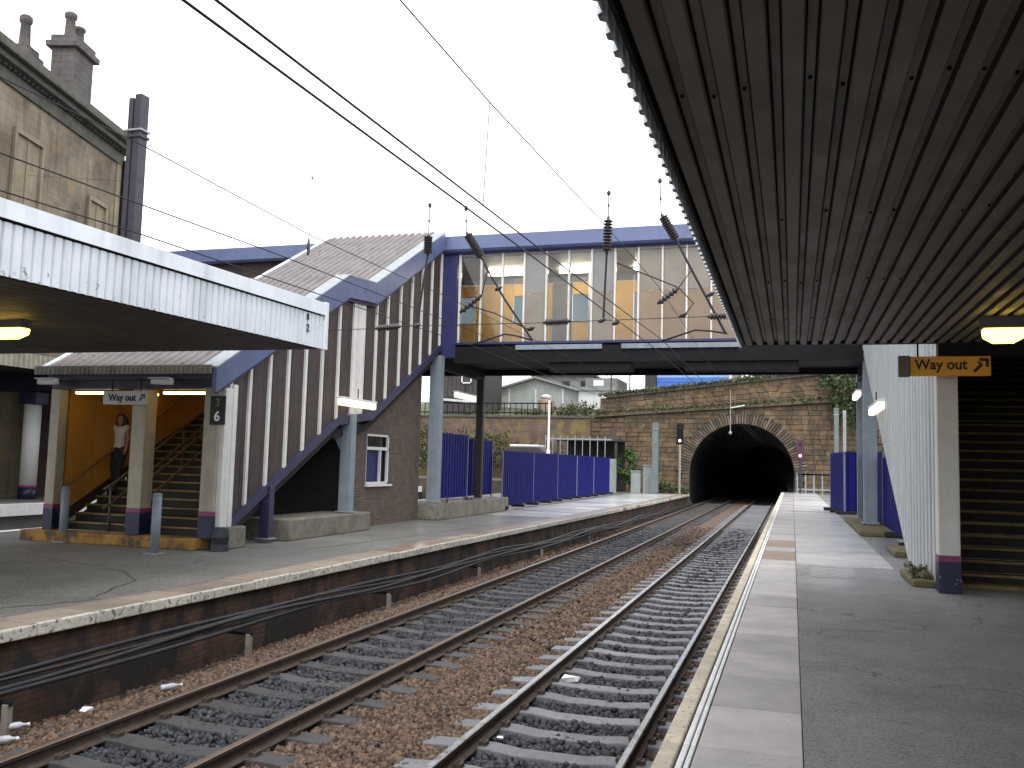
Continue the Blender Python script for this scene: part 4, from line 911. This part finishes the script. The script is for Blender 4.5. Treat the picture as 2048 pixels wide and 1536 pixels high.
bs = thing('site_building', 'bright blue clad site building on the bank above the tunnel', 'building', (-9, 85, 9)); 
for q in range(12): box('cladding_board', -12.2, -5.6, 84.9+.0, 85+.02*(q % 2), 8.6+q*.45, 9.03+q*.45, 'blue_site' if q % 3 else 'blue_site_pale', bs, .02)
box('core', -12.1, -5.7, 85.03, 92, 8.4, 14, 'blue_site', bs); box('end_pier', -13.3, -12.25, 84.8, 92, 8.3, 14, 'timber_dark', bs); box('door_frame', -5.5, -5.3, 84.8, 85, 8.9, 14, 'white_frame', bs); box('door_frame', -4.6, -4.4, 84.8, 85, 8.9, 14, 'white_frame', bs); box('door_leaf', -5.3, -4.6, 84.9, 84.97, 8.9, 14, 'house_grey', bs)
box('step', -5.9, -3.6, 84, 85.5, 8.7, 8.88, 'shed_white', bs)
for x, lab in ((-15.6, 'left of two thin grey poles beside the blue site building'), (-13.9, 'right of two thin grey poles beside the blue site building')): tag(MB().tube([(x,80,7),(x,80,10.5),(x,80,12)], [.07,.06,.04], 8).build('pole', 'mast_steel'), lab, 'pole', 'thin poles on the bank')
hb = thing('house', 'small white house on the bank near the top right of the tunnel', 'house', (2, 95, 9)); box('wall', -1.5, 4, 95, 101, 8, 11.6, 'shed_white', hb); MB().prism([(-1.8,11.6),(4.3,11.6),(1.2,13.2)], 'y', 94.7, 101.3).build('roof', 'slate', hb); box('window', .2, 1.2, 94.95, 94.99, 10.2, 11.1, 'van_glass', hb)
vn = thing('parked_van', 'dark parked van whose white roof shows above the left hoarding', 'van', (-16.7, 58, .4))
MB().prism([(-18.2,.9),(-15.2,.9),(-15.0,1.6),(-15.5,2.4),(-15.9,2.66),(-18.0,2.66),(-18.2,2.5)], 'y', 57.2, 59).build('body', 'timber_dark', vn, bevel=.06)
box('window_strip', -17.9, -15.9, 57.17, 57.198, 1.7, 2.3, 'van_glass', vn); box('roof', -17.95, -15.95, 57.25, 58.95, 2.665, 2.82, 'van_white', vn, .05)
for x in (-17.6,-15.8): w_ = MB().lathe((x,57.15,.75),(x,57.4,.75),[(0,.3),(.1,.34),(.9,.34),(1,.3)],18).build('wheel', 'rubber', vn); MB().lathe((x,57.12,.75),(x,57.16,.75),[(0,.1),(1,.2)],12).build('hub', 'galv', w_)
yd = MB().box(-30,-13.5,57,66,ZL-1.2,.4).build('yard_ground', 'earth', kind='structure')
ca = thing('store_shed', 'dark open fronted store behind the palisade fence', 'shed', (-14, 64, 0)); box('back_wall', -16, -11.7, 65.5, 65.7, ZL, 3.3, 'dark_void', ca); box('roof', -16.2, -11.5, 62.5, 65.9, 3.3, 3.45, 'timber_dark', ca)
for x in (-16,-11.8): box('post', x-.08, x+.08, 62.6, 62.76, ZL, 3.3, 'timber_dark', ca)

# ================================================================ masts, signals, lamp posts
def hmast(x, y, z0, z1, wd, label, mat, group=None):
    t = thing('catenary_mast', label, 'mast', (x, y, z0), group)
    mb = MB().box(x-wd, x+wd, y-wd, y-wd*.8, z0, z1).box(x-wd, x+wd, y+wd*.8, y+wd, z0, z1).box(x-wd*.1, x+wd*.1, y-wd*.8, y+wd*.8, z0, z1); mb.build('shaft', mat, t)
    box('collar', x-wd*1.2, x+wd*1.2, y-wd*1.2, y+wd*1.2, z1-(z1-z0)*.085, z1-(z1-z0)*.075, 'galv', t); return t
m_ = thing('catenary_mast', 'tall dark steel mast beside the stone station building', 'mast', (-19.05, 22, -1))
for x, wd in ((-19.16,.08),(-18.9,.12)): MB().box(x-wd, x+wd, 21.8, 22.15, -1.4, 12.45 if wd > .1 else 12.35).build('flange', 'mast_steel', m_, bevel=.01)
box('web', -19.075, -19.025, 21.9, 22.05, -1.4, 12.3, 'galv', m_); box('collar', -19.32, -18.7, 21.75, 22.2, 11.3, 11.36, 'galv', m_, .01); box('collar', -19.3, -18.72, 21.76, 22.19, 11.1, 11.18, 'mast_steel', m_, .01)
hmast(-8.93, 62, -.9, 4.6, .2, 'grey green mast left of the tunnel mouth', 'mast_green'); hmast(2.75, 62, 0, 5.7, .14, 'grey mast at the end of the near platform', 'mast_green', 'twin masts at the platform end'); hmast(3.3, 63, 0, 5.6, .1, 'thinner pale mast behind the grey mast at the platform end', 'galv', 'twin masts at the platform end')
for x, z0, z1, y in ((-12.0,ZL,4.9,45),(-13.9,ZL,4.3,40)):
    t = thing('lamp_post', 'white lamp post behind the middle of the left hoarding' if y == 45 else 'thin grey lamp post behind the tall hoarding panels', 'lamp post', (x, y, z0)); MB().tube([(x,y,z0),(x,y,2.3),(x,y,2.31),(x,y,z1)], [.09,.09,.06,.05], 10).build('pole', 'post_white', t, True); MB().lathe((x,y,z1),(x,y,z1+.12),[(0,.05),(.5,.09),(1,.03)],10).build('finial', 'galv', t, True)
def signal(x, y, z0, zh, zt, lab, mat):
    t = thing('railway_signal', lab, 'signal', (x, y, z0), 'signals beside the tunnel mouth'); MB().tube([(x,y,z0),(x,y,zh)], .08, 8).build('post', 'cream_post' if mat == 'steel_dark' else 'mast_steel', t)
    h = box('head', x-.24, x+.24, y-.12, y+.12, zh, zt, mat, t, .04); MB().lathe((x,y-.125,zh+.25),(x,y-.16,zh+.25),[(0,.1),(.9,.09),(1,.04)],14).build('lens', 'signal_red', h); MB().lathe((x,y-.125,zt-.35),(x,y-.16,zt-.35),[(0,.1),(.9,.09),(1,.04)],14).build('lens', 'ink', h)
signal(-7.75, 66, -.9, 3.25, 4.75, 'railway signal on a pale post left of the tunnel mouth', 'steel_dark'); signal(.55, 66, 0, 2.35, 3.75, 'dark red railway signal right of the tunnel mouth', 'signal_board')
for x, y, h_, lab in ((-10.1,61,1.5,'small grey cabinet beside the mast left of the tunnel'),(-9.6,63,1.9,'tall thin grey cabinet behind the mast left of the tunnel')):
    t = thing('relay_cabinet', lab, 'cabinet', (x, y, ZL)); box('body', x-.3, x+.3, y-.25, y+.25, ZL, ZL+h_, 'cabinet', t, .03); box('cap', x-.34, x+.34, y-.3, y+.3, ZL+h_+.002, ZL+h_+.07, 'galv', t)

# ================================================================ overhead line
def wire(pts, r, label, name='overhead_wire', mat='wire', cat='wire', group='overhead wires'): return tag(MB().tube(pts, r, 6).build(name, mat, None, True), label, cat, group)
def sampled(keys, x, wob=0): return [(x + wob*math.sin(k*.8), y, z) for k, (y, z) in enumerate(keys)]
wire([(-2.17,-3,3.2),(-2.17,2.7,3.29),(-2.17,7.2,3.40),(-2.2,15.2,3.58),(-2.2,27,3.6),(-2.2,70,3.6),(-2.2,110,3.6)], .0065, 'lower of the two close wires crossing the middle of the sky')
wire([(-2.17,-3,3.28),(-2.17,2.9,3.39),(-2.17,7.76,3.53),(-2.1,15.2,3.74),(-2.1,27,3.72),(-2.1,70,3.7),(-2.1,110,3.7)], .0065, 'upper of the two close wires crossing the middle of the sky')
wire([(-2.17,-3,4.24),(-2.17,4.57,4.26),(-2.17,6.27,4.3),(-2.17,10.3,4.5),(-2.17,15.2,4.66),(-2.17,27,4.42),(-2.17,70,4.3)], .0048, 'thin upper wire carrying a dropper near the dark canopy')
wire([(-2.17,6.2,4.3),(-2.17,6.12,3.49)], .0035, 'short vertical dropper between two wires in mid sky', 'dropper_wire')
wire([(-5.48,-3,4.28),(-5.48,4.9,4.29),(-5.48,6.4,4.31),(-5.48,9.3,4.24),(-5.48,15.2,4.34),(-5.48,27,4.35),(-5.48,70,4.3)], .0055, 'highest of the three wires passing in front of the stone building')
wire([(-5.48,-3,3.6),(-5.48,4.95,3.74),(-5.48,8.7,3.85),(-5.5,15.2,3.95),(-5.5,27,3.8),(-5.5,110,3.75)], .0065, 'middle of the three wires passing in front of the stone building')
wire([(-5.48,-3,3.32),(-5.48,5,3.47),(-5.48,6.4,3.52),(-5.55,15.2,3.7),(-5.55,27,3.66),(-5.55,110,3.6)], .0065, 'lowest of the three wires passing in front of the stone building')
HY = 15.2
wire([(-8.6,HY,4.02),(-7.47,HY,4.04),(-6.94,HY,4.07),(-4.2,HY,4.08),(-.9,HY,4.13),(2.0,HY,4.2)], .0065, 'cross span wire hung level in front of the footbridge', 'span_wire')
wire([(-16,HY,7.6),(-8.95,HY,6.75),(-6.45,HY,6.36),(-3.1,HY,6.36),(-2.15,HY,6.5),(6,HY,7.8)], .003, 'thin upper span wire high above the footbridge roof', 'span_wire')
def insul(p0, p1, n, r, label, name='insulator'):
    prof = [(0,.018),(.06,.03)]
    for i in range(n):
        a = .1+.8*i/n; d = .8/n; prof += [(a,.03),(a+d*.35,r),(a+d*.55,r*.96),(a+d*.95,.03)]
    prof += [(.94,.03),(1,.018)]; return tag(MB().lathe(p0, p1, prof, 12).build(name, 'insulator', None, True), label, 'insulator', 'insulators of the overhead line')
insul((-7.47,HY,4.04),(-6.94,HY,4.07),7,.065,'leftmost insulator on the level span wire'); insul((-4.21,HY,4.08),(-3.69,HY,4.1),9,.068,'middle insulator on the level span wire'); insul((-1.35,HY,4.12),(-.9,HY,4.13),7,.065,'rightmost insulator on the level span wire')
def hanger(topp, a, b, rest, names, vert=False):
    t = thing('line_hanger', names[0], 'hanger', topp, 'hangers of the overhead line')
    MB().tube([topp, a], .009, 6).build('upper_rod', 'wire', t); MB().lathe((topp[0],topp[1],topp[2]+.04), (topp[0],topp[1],topp[2]-.06), [(0,.01),(.3,.035),(.7,.035),(1,.01)], 8).build('clamp', 'insulator', t)
    mid = [(a[0]+(topp[0]-a[0])*.45, a[1], a[2]+(topp[2]-a[2])*.45)]; MB().lathe((mid[0][0],HY,mid[0][2]+.02),(mid[0][0],HY,mid[0][2]-.02),[(0,.02),(1,.02)],8).build('clamp', 'insulator', t)
    if rest: MB().tube([b]+rest, [.022]*(len(rest)+1), 6).build('lower_rod', 'wire', t)
    insul(a, b, 10, .085, names[1]); return t
hanger((-6.44,HY,6.35),(-6.45,HY,5.79),(-6.45,HY,5.38),[(-6.51,HY,4.93),(-6.62,HY,4.06)],('leftmost vertical hanger at the corner of the stair roof','leftmost hanging insulator at the corner of the stair roof'))
hanger((-5.72,HY,6.25),(-5.70,HY,5.79),(-5.36,HY,5.26),[(-5.27,HY,5.07),(-4.92,HY,4.51),(-4.39,HY,3.77)],('slanting hanger rod in front of the left bridge panes','slanting insulator in front of the left end of the bridge roof'))
hanger((-3.06,HY,6.36),(-3.06,HY,5.94),(-3.08,HY,5.25),[(-3.12,HY,4.1)],('straight vertical hanger rod in front of the middle of the bridge','vertical insulator in front of the middle of the bridge roof'))
hanger((-2.17,HY,6.52),(-2.14,HY,5.92),(-1.86,HY,5.42),[(-1.64,HY,4.97),(-1.06,HY,3.85)],('slanting hanger rod nearest the dark canopy','slanting insulator nearest the dark canopy'))
insul((-5.78,HY,4.3),(-5.36,HY,4.62),5,.06,'small tilted insulator in front of the leftmost bridge panes'); insul((-2.19,HY,4.36),(-1.83,HY,4.63),5,.06,'small tilted insulator in front of the right bridge panels')
wire([(-5.36,HY,4.62),(-5.27,HY,5.05)],.009,'short link wire above the left small insulator','link_wire'); wire([(-5.6,HY,4.42),(-5.1,HY,4.27),(-4.44,HY,3.95)],.011,'stay wire running down right from the left small insulator','link_wire')
wire([(-2.9,HY,5.1),(-1.83,HY,4.63),(-1.58,HY,4.35),(-1.76,HY,4.12)],.011,'bent stay wire around the right small insulator','link_wire'); wire([(-1.83,HY,4.63),(-1.6,HY,4.95)],.009,'short link wire above the right small insulator','link_wire')
for pts, lab in (([(-5.56,HY,3.70),(-4.9,HY,3.89),(-4.67,HY,3.85),(-4.39,HY,3.77)],'curved registration arm over the left track'), ([(-2.1,HY,3.72),(-1.55,HY,3.9),(-1.31,HY,3.88),(-1.02,HY,3.83)],'curved registration arm over the right track')):
    wire(pts, .016, lab, 'registration_arm', cat='arm', group='registration arms')
sp_ = MB()
for x, z in ((-6.62,4.08),(-4.42,3.98),(-3.14,4.1),(-2.9,4.05),(-1.3,4.5),(-1.75,4.16),(-5.05,4.72)): sp_.lathe((x-.07,HY,z-.03),(x+.07,HY,z+.03),[(0,.01),(.3,.04),(.7,.04),(1,.01)],8)
tag(sp_.build('wire_clamps', 'insulator', None, kind='stuff'), 'small clamps where the rods meet the span wires', 'clamps')
t = thing('line_hanger', 'thin pole with a ball tip above the corrugated stair roof', 'hanger', (-8.96,HY,5.7), 'hangers of the overhead line'); MB().tube([(-8.94,HY,7.05),(-8.96,HY,5.1)], .006, 6).build('rod', 'galv', t); MB().lathe((-8.94,HY,7.1),(-8.94,HY,7.0),[(0,.005),(.5,.03),(1,.005)],8).build('tip', 'galv', t); MB().lathe((-8.955,HY,5.85),(-8.96,HY,5.5),[(0,.01),(.5,.04),(1,.02)],8).build('clamp', 'insulator', t)
t = thing('line_hanger', 'dropper arm with clamp hanging before the tunnel crown', 'hanger', (-4.1, 66, 4.6), 'hangers of the overhead line'); MB().tube([(-4.2,66,7.2),(-4.2,66,4.2)], .03, 6).build('rod', 'galv', t); MB().lathe((-4.2,66,4.25),(-4.2,66,4.0),[(0,.05),(.5,.13),(1,.05)],10).build('clamp', 'galv', t); MB().tube([(-4.2,66,5.9),(-3.2,66,6.1)], .05, 6).build('arm', 'post_white', t)

# ================================================================ stone building at upper left
sb = thing('station_building', 'tawny stone building with cornice and chimneys behind the left canopy', 'building', (-30.2, 34, 0))
C0 = Vector((-30.2, 34, 0)); uu = Vector((.27, -.963, 0)); nn = Vector((.963, .27, 0))       # along the facade towards the camera, outward
def fpt(t, o, z): p = C0 + uu*t + nn*o; return (p.x, p.y, z)
def fbox(t0, t1, o0, o1, z0, z1, name, mat, parent, bev=0):
    vs = [fpt(t0,o0,z0),fpt(t1,o0,z0),fpt(t1,o1,z0),fpt(t0,o1,z0),fpt(t0,o0,z1),fpt(t1,o0,z1),fpt(t1,o1,z1),fpt(t0,o1,z1)]
    return MB().add(vs, [(0,1,2,3),(4,7,6,5),(0,4,5,1),(1,5,6,2),(2,6,7,3),(3,7,4,0)]).build(name, mat, parent, bevel=bev)
EZ = 15.6
fbox(0, 24, -9, 0, -.5, EZ, 'wall', 'ashlar', sb)
fbox(-.35, 24, -9.2, .5, EZ+.05, EZ+.28, 'cornice', 'cornice', sb, .03); fbox(-.55, 24, -9.3, .75, EZ+.281, EZ+.52, 'cornice', 'cornice', sb, .04); fbox(-.3, 24, -9.3, .55, EZ+.521, EZ+.8, 'blocking_course', 'cornice', sb, .03); fbox(-.1, 24, 0.002, .1, EZ-.55, EZ+.04, 'shadow_frieze', 'cornice', sb, .02)  # band coloured dark to paint in the shadow under the cornice
for q in range(46): fbox(.1+q*.3, .25+q*.3, .1, .26, EZ-.04, EZ+.045, 'corbel', 'cornice', sb)
fbox(0-.06, .5, .002, .06, -.5, EZ-.56, 'quoin_strip', 'ashlar_trim', sb)
fbox(-.02, .1, .08, .2, 2, EZ-.3, 'downpipe', 'steel_dark', sb, .02)
MB().add([fpt(-.2,.2,EZ+.8),fpt(24,.2,EZ+.8),fpt(22,-4.5,EZ+2.2),fpt(3,-4.5,EZ+2.2),fpt(-.2,-9,EZ+.8),fpt(24,-9,EZ+.8)], [(0,1,2,3),(3,2,5,4),(0,3,4)]).build('roof', 'slate', sb)
for t0, t1, z0, z1 in ((6.8,8.5,9.9,13.5),(1.4,2.8,8.2,12.6),(11,12.7,9.9,13.5)):       # blind windows in raised surrounds
    w_ = fbox(t0, t1, .002, .012, z0, z1, 'window', 'ashlar_trim', sb)
    for a in ((t0-.16,t0,z0,z1),(t1,t1+.16,z0,z1),(t0-.16,t1+.16,z1,z1+.2)): fbox(a[0], a[1], .003, .14, a[2], a[3], 'surround', 'ashlar_trim', w_, .02)
    fbox(t0-.25, t1+.25, .004, .22, z0-.18, z0, 'sill', 'cornice', w_, .02); fbox((t0+t1)/2-.04, (t0+t1)/2+.04, .013, .05, z0, z1, 'astragal', 'ashlar_trim', w_)
def chimney(t0, t1, o0, o1, zt, pots):
    c = fbox(t0, t1, o0, o1, EZ+.5, zt, 'chimney', 'chimney_stone', sb, .04); fbox(t0-.2, t1+.2, o0-.2, o1+.2, zt+.002, zt+.28, 'cap', 'chimney_stone', c, .04); fbox(t0-.05, t1+.05, o0-.05, o1+.05, zt+.281, zt+.6, 'cap', 'chimney_stone', c, .03); fbox(t0-.15, t1+.15, o0-.15, o1+.15, EZ+.5, EZ+1.5, 'base_flare', 'chimney_stone', c, .1)
    for (tt, oo, h_) in pots: p = fpt(tt, oo, 0); MB().lathe((p[0],p[1],zt+.6),(p[0],p[1],zt+.6+h_),[(0,.3),(.15,.24),(.75,.2),(.8,.27),(.95,.27),(1,.2)],14).build('pot', 'chimney_stone', c, True)
chimney(.3, 2.0, -2.6, -1.5, 19.9, ((1.55,-2.05,1.25),(.75,-2.05,.95))); chimney(2.7, 3.6, -3.6, -2.8, 18.7, ((3.1,-3.2,1.5),))
# far side platform with column and low wall
fp = MB().box(-60,-24.2,-10,66,-1.5,ZL+.12).build('platform_far', 'asphalt_l', kind='structure'); box('edge_line', -24.19, -24.0, -10, 66, ZL-.25, ZL+.13, 'line_white', fp)
box('edge_line', -17.5, -17.21, -6, 22, ZL-.12, ZL+.01, 'line_white', pl)
cl = thing('canopy_column', 'white round column with navy foot at the far left platform', 'column', (-26.3, 26, ZL)); MB().tube([(-26.3,26,.35),(-26.3,26,3.25)], .29, 20).build('shaft', 'post_white', cl, True); MB().tube([(-26.3,26,.25),(-26.3,26,.35)], .3, 20).build('band', 'post_magenta', cl, True); MB().tube([(-26.3,26,-.16),(-26.3,26,.25)], .31, 20).build('foot', 'post_navy', cl, True); box('capital', -26.7, -25.9, 25.7, 26.3, 3.25, 3.7, 'navy_beam', cl, .03)
fc = thing('platform_canopy', 'dark navy canopy beam over the far left column', 'canopy', (-27, 26, 3.7)); MB().prism([(-40,3.7),(-26.8,3.72),(-25.9,3.75),(-24.3,3.9),(-24.3,4.35),(-40,4.35)], 'y', 25.85, 26.15).build('beam', 'navy_beam', fc); box('roof', -40, -24.2, 14, 40, 4.36, 4.6, 'dark_void', fc); sheet((-24.2,14,4.3),(0,1,0),(0,0,1),(1,0,0),26,.5,.2,.03).build('fascia_sheet', 'cream_post', fc, solid=.006)
wl = thing('waiting_room', 'brown waiting room wall with white framed window on the far left platform', 'building', (-27, 28, ZL)); MB().box(-40,-24.9,28.6,29,ZL+.12,.95).box(-40,-27,28.6,29,.95,4.3).box(-25.2,-24.9,28.6,29,.95,4.3).box(-27,-25.2,28.6,29,2.6,4.3).build('wall', 'kiosk_brick', wl); wn = box('window', -27, -25.2, 28.75, 28.78, .95, 2.6, 'van_glass', wl)
for a in ((-27.2,-25.1,.9,1.02),(-27.2,-25.1,2.15,2.25),(-27.2,-25.1,2.55,2.67),(-25.3,-25.1,.9,2.67)): box('frame', a[0], a[1], 28.5, 28.59, a[2], a[3], 'white_frame', wn)

# ================================================================ person coming down the left stairs
def person():
    px, py, pz = -14.9, 17.32, .795                        # standing on a tread
    t = thing('person', 'person in a white top and dark trousers walking down the left stairs', 'person', (px, py, pz))
    J = {'pel':(0,0,.90,.125),'sp':(0,0,1.08,.115),'ch':(0,.0,1.28,.125),'nk':(0,0,1.43,.055),'hd':(0,-.02,1.52,.07),
         'sl':(-.15,0,1.38,.055),'el':(-.21,.02,1.12,.042),'wl':(-.24,-.06,.89,.03),'sr':(.15,0,1.38,.055),'er':(.22,.0,1.13,.042),'wr':(.25,-.1,.92,.03),
         'hl':(-.085,0,.86,.09),'kl':(-.09,-.07,.5,.06),'al':(-.09,.0,.09,.042),'tl':(-.1,-.16,.035,.035),'hr':(.085,0,.86,.09),'kr':(.09,-.12,.42,.06),'ar':(.09,-.22,-.08,.042),'tr':(.1,-.38,-.14,.035)}
    E_ = [('pel','sp'),('sp','ch'),('ch','nk'),('nk','hd'),('ch','sl'),('sl','el'),('el','wl'),('ch','sr'),('sr','er'),('er','wr'),('pel','hl'),('hl','kl'),('kl','al'),('al','tl'),('pel','hr'),('hr','kr'),('kr','ar'),('ar','tr')]
    def skin(name, keys, mat, grow=0):
        ks = list(keys); me = bpy.data.meshes.new(name); me.from_pydata([tuple(J[k][:3]) for k in ks], [(ks.index(a), ks.index(b)) for a, b in E_ if a in ks and b in ks], [])
        me.materials.append(MATS[mat]); o = obj(name, me, None); o.parent = t; sk = o.modifiers.new('skin', 'SKIN')
        if not me.skin_vertices: me.attributes.new('skin', 'FLOAT', 'POINT')
        return o, me, ks
    def grow(name, keys, mat, g):
        ks = list(keys); V = []
        mb = MB()
        for a, b in E_:
            if a in ks and b in ks:
                A_, B2 = J[a], J[b]; pts = [tuple(A_[i]+(B2[i]-A_[i])*q for i in range(3)) for q in (0,.33,.66,1)]; rr = [A_[3]+g+(B2[3]-A_[3])*q for q in (0,.33,.66,1)]; mb.tube(pts, rr, 12)
        for k_ in ks:
            x, y, z, r = J[k_]; r += g; mb.lathe((x,y,z-r),(x,y,z+r),[(0,.001),(.07,r*.5),(.2,r*.8),(.5,r),(.8,r*.8),(.93,r*.5),(1,.001)],12)
        o = mb.build(name, mat, None, True); o.parent = t
        rm = o.modifiers.new('merge', 'REMESH'); rm.mode = 'VOXEL'; rm.voxel_size = .014; rm.use_smooth_shade = True; sm_ = o.modifiers.new('smooth', 'SMOOTH'); sm_.iterations = 6; sm_.factor = .6; return o
    body = grow('body', J.keys(), 'skin', 0)
    grow('top', ['pel','sp','ch','sl','sr'], 'cloth_white', .018); grow('trousers', ['pel','hl','kl','al','hr','kr','ar'], 'cloth_dark', .022); grow('shoes', ['al','tl','ar','tr'], 'rubber', .016)
    hd = MB().lathe((0,-.03,1.44),(0,-.03,1.68),[(0,.03),(.12,.06),(.35,.078),(.6,.085),(.85,.065),(1,.01)],16).build('head', 'skin', None, True); hd.parent = t
    MB().prism([(-.014,1.56),(.014,1.56),(.018,1.535),(-.018,1.535)], 'y', -.135, -.1).build('nose', 'skin', None).parent = hd
    for s_ in (-1, 1):
        e = MB().box(s_*.033-.012, s_*.033+.012, -.112, -.105, 1.57, 1.58).build('eye', 'ink', None); e.parent = hd
        h = MB()
        J_ = J['wl' if s_ < 0 else 'wr']
        h.lathe(J_[:3], (J_[0], J_[1]-.02, J_[2]-.1), [(0,.024),(.4,.038),(1,.03)], 10)
        for f_ in range(4): h.tube([(J_[0]-.027+f_*.018, J_[1]-.02, J_[2]-.09), (J_[0]-.027+f_*.018, J_[1]-.035, J_[2]-.14), (J_[0]-.024+f_*.016, J_[1]-.06, J_[2]-.165+.008*abs(f_-1))], [.009,.008,.006], 6)
        h.tube([(J_[0]-s_*.02, J_[1]-.02, J_[2]-.03), (J_[0]-s_*.045, J_[1]-.05, J_[2]-.07), (J_[0]-s_*.04, J_[1]-.06, J_[2]-.1)], [.011,.009,.007], 6); ho = h.build('hand', 'skin', None, True); ho.parent = t
    MB().box(-.022,.022,-.108,-.1,1.508,1.516).build('mouth', 'post_magenta', None).parent = hd
    hr = MB().lathe((0,.0,1.40),(0,.0,1.715),[(0,.1),(.2,.145),(.45,.15),(.7,.13),(.9,.09),(1,.01)],14); hr.lathe((0,.07,1.28),(0,.06,1.5),[(0,.05),(.4,.1),(1,.08)],12); ho = hr.build('hair', 'hair', None, True); ho.parent = t
    # keep the face clear of the hair
    for v in ho.data.vertices:
        if v.co.y < -.02 and v.co.z < 1.63: v.co.y = -.02 + (v.co.y+.02)*.25
    return t
person()

# ================================================================ litter between the rails
def bottle(x, y, z, a, label, L=.22):
    d = Vector((math.cos(a), math.sin(a), .05)); p = Vector((x,y,z)); t = thing('bottle', label, 'bottle', (x,y,z), 'litter by the left rail'); MB().lathe(p, p+d*L, [(0,.028),(.05,.034),(.35,.031),(.4,.033),(.65,.034),(.82,.016),(1,.014)], 12).build('body', 'plastic_bottle', t, True); MB().lathe(p+d*L, p+d*(L+.02), [(0,.016),(1,.016)], 10).build('cap', 'ink_white', t)
bottle(-6.85, 8.85, -1.05, .9, 'white plastic bottle lying by the left rail below the platform edge'); bottle(-7.35, 7.2, -1.1, .7, 'clear plastic bottle lying at the left picture edge', .2); bottle(-7.0, 6.75, -1.06, .5, 'flattened white bottle in the bottom left corner', .19)
for x, y, z, s, lab in ((-2.66,11.3,-1.08,.09,'crumpled white paper between the rails of the right track'), (-7.1,8.0,-1.1,.06,'small scrap of white paper on the ballast left of the rails'), (-2.75,8.7,-1.1,.04,'tiny white scrap between the rails near the bottom')):
    V = CUBE*s*rng.uniform(.3,1.1,(8,3)); tag(MB().add([(x+v[0]*1.3, y+v[1], z+v[2]*.5) for v in V], [tuple(f) for f in CF]).build('paper_scrap', 'paper', None, bevel=.006), lab, 'litter', 'paper litter on the track')
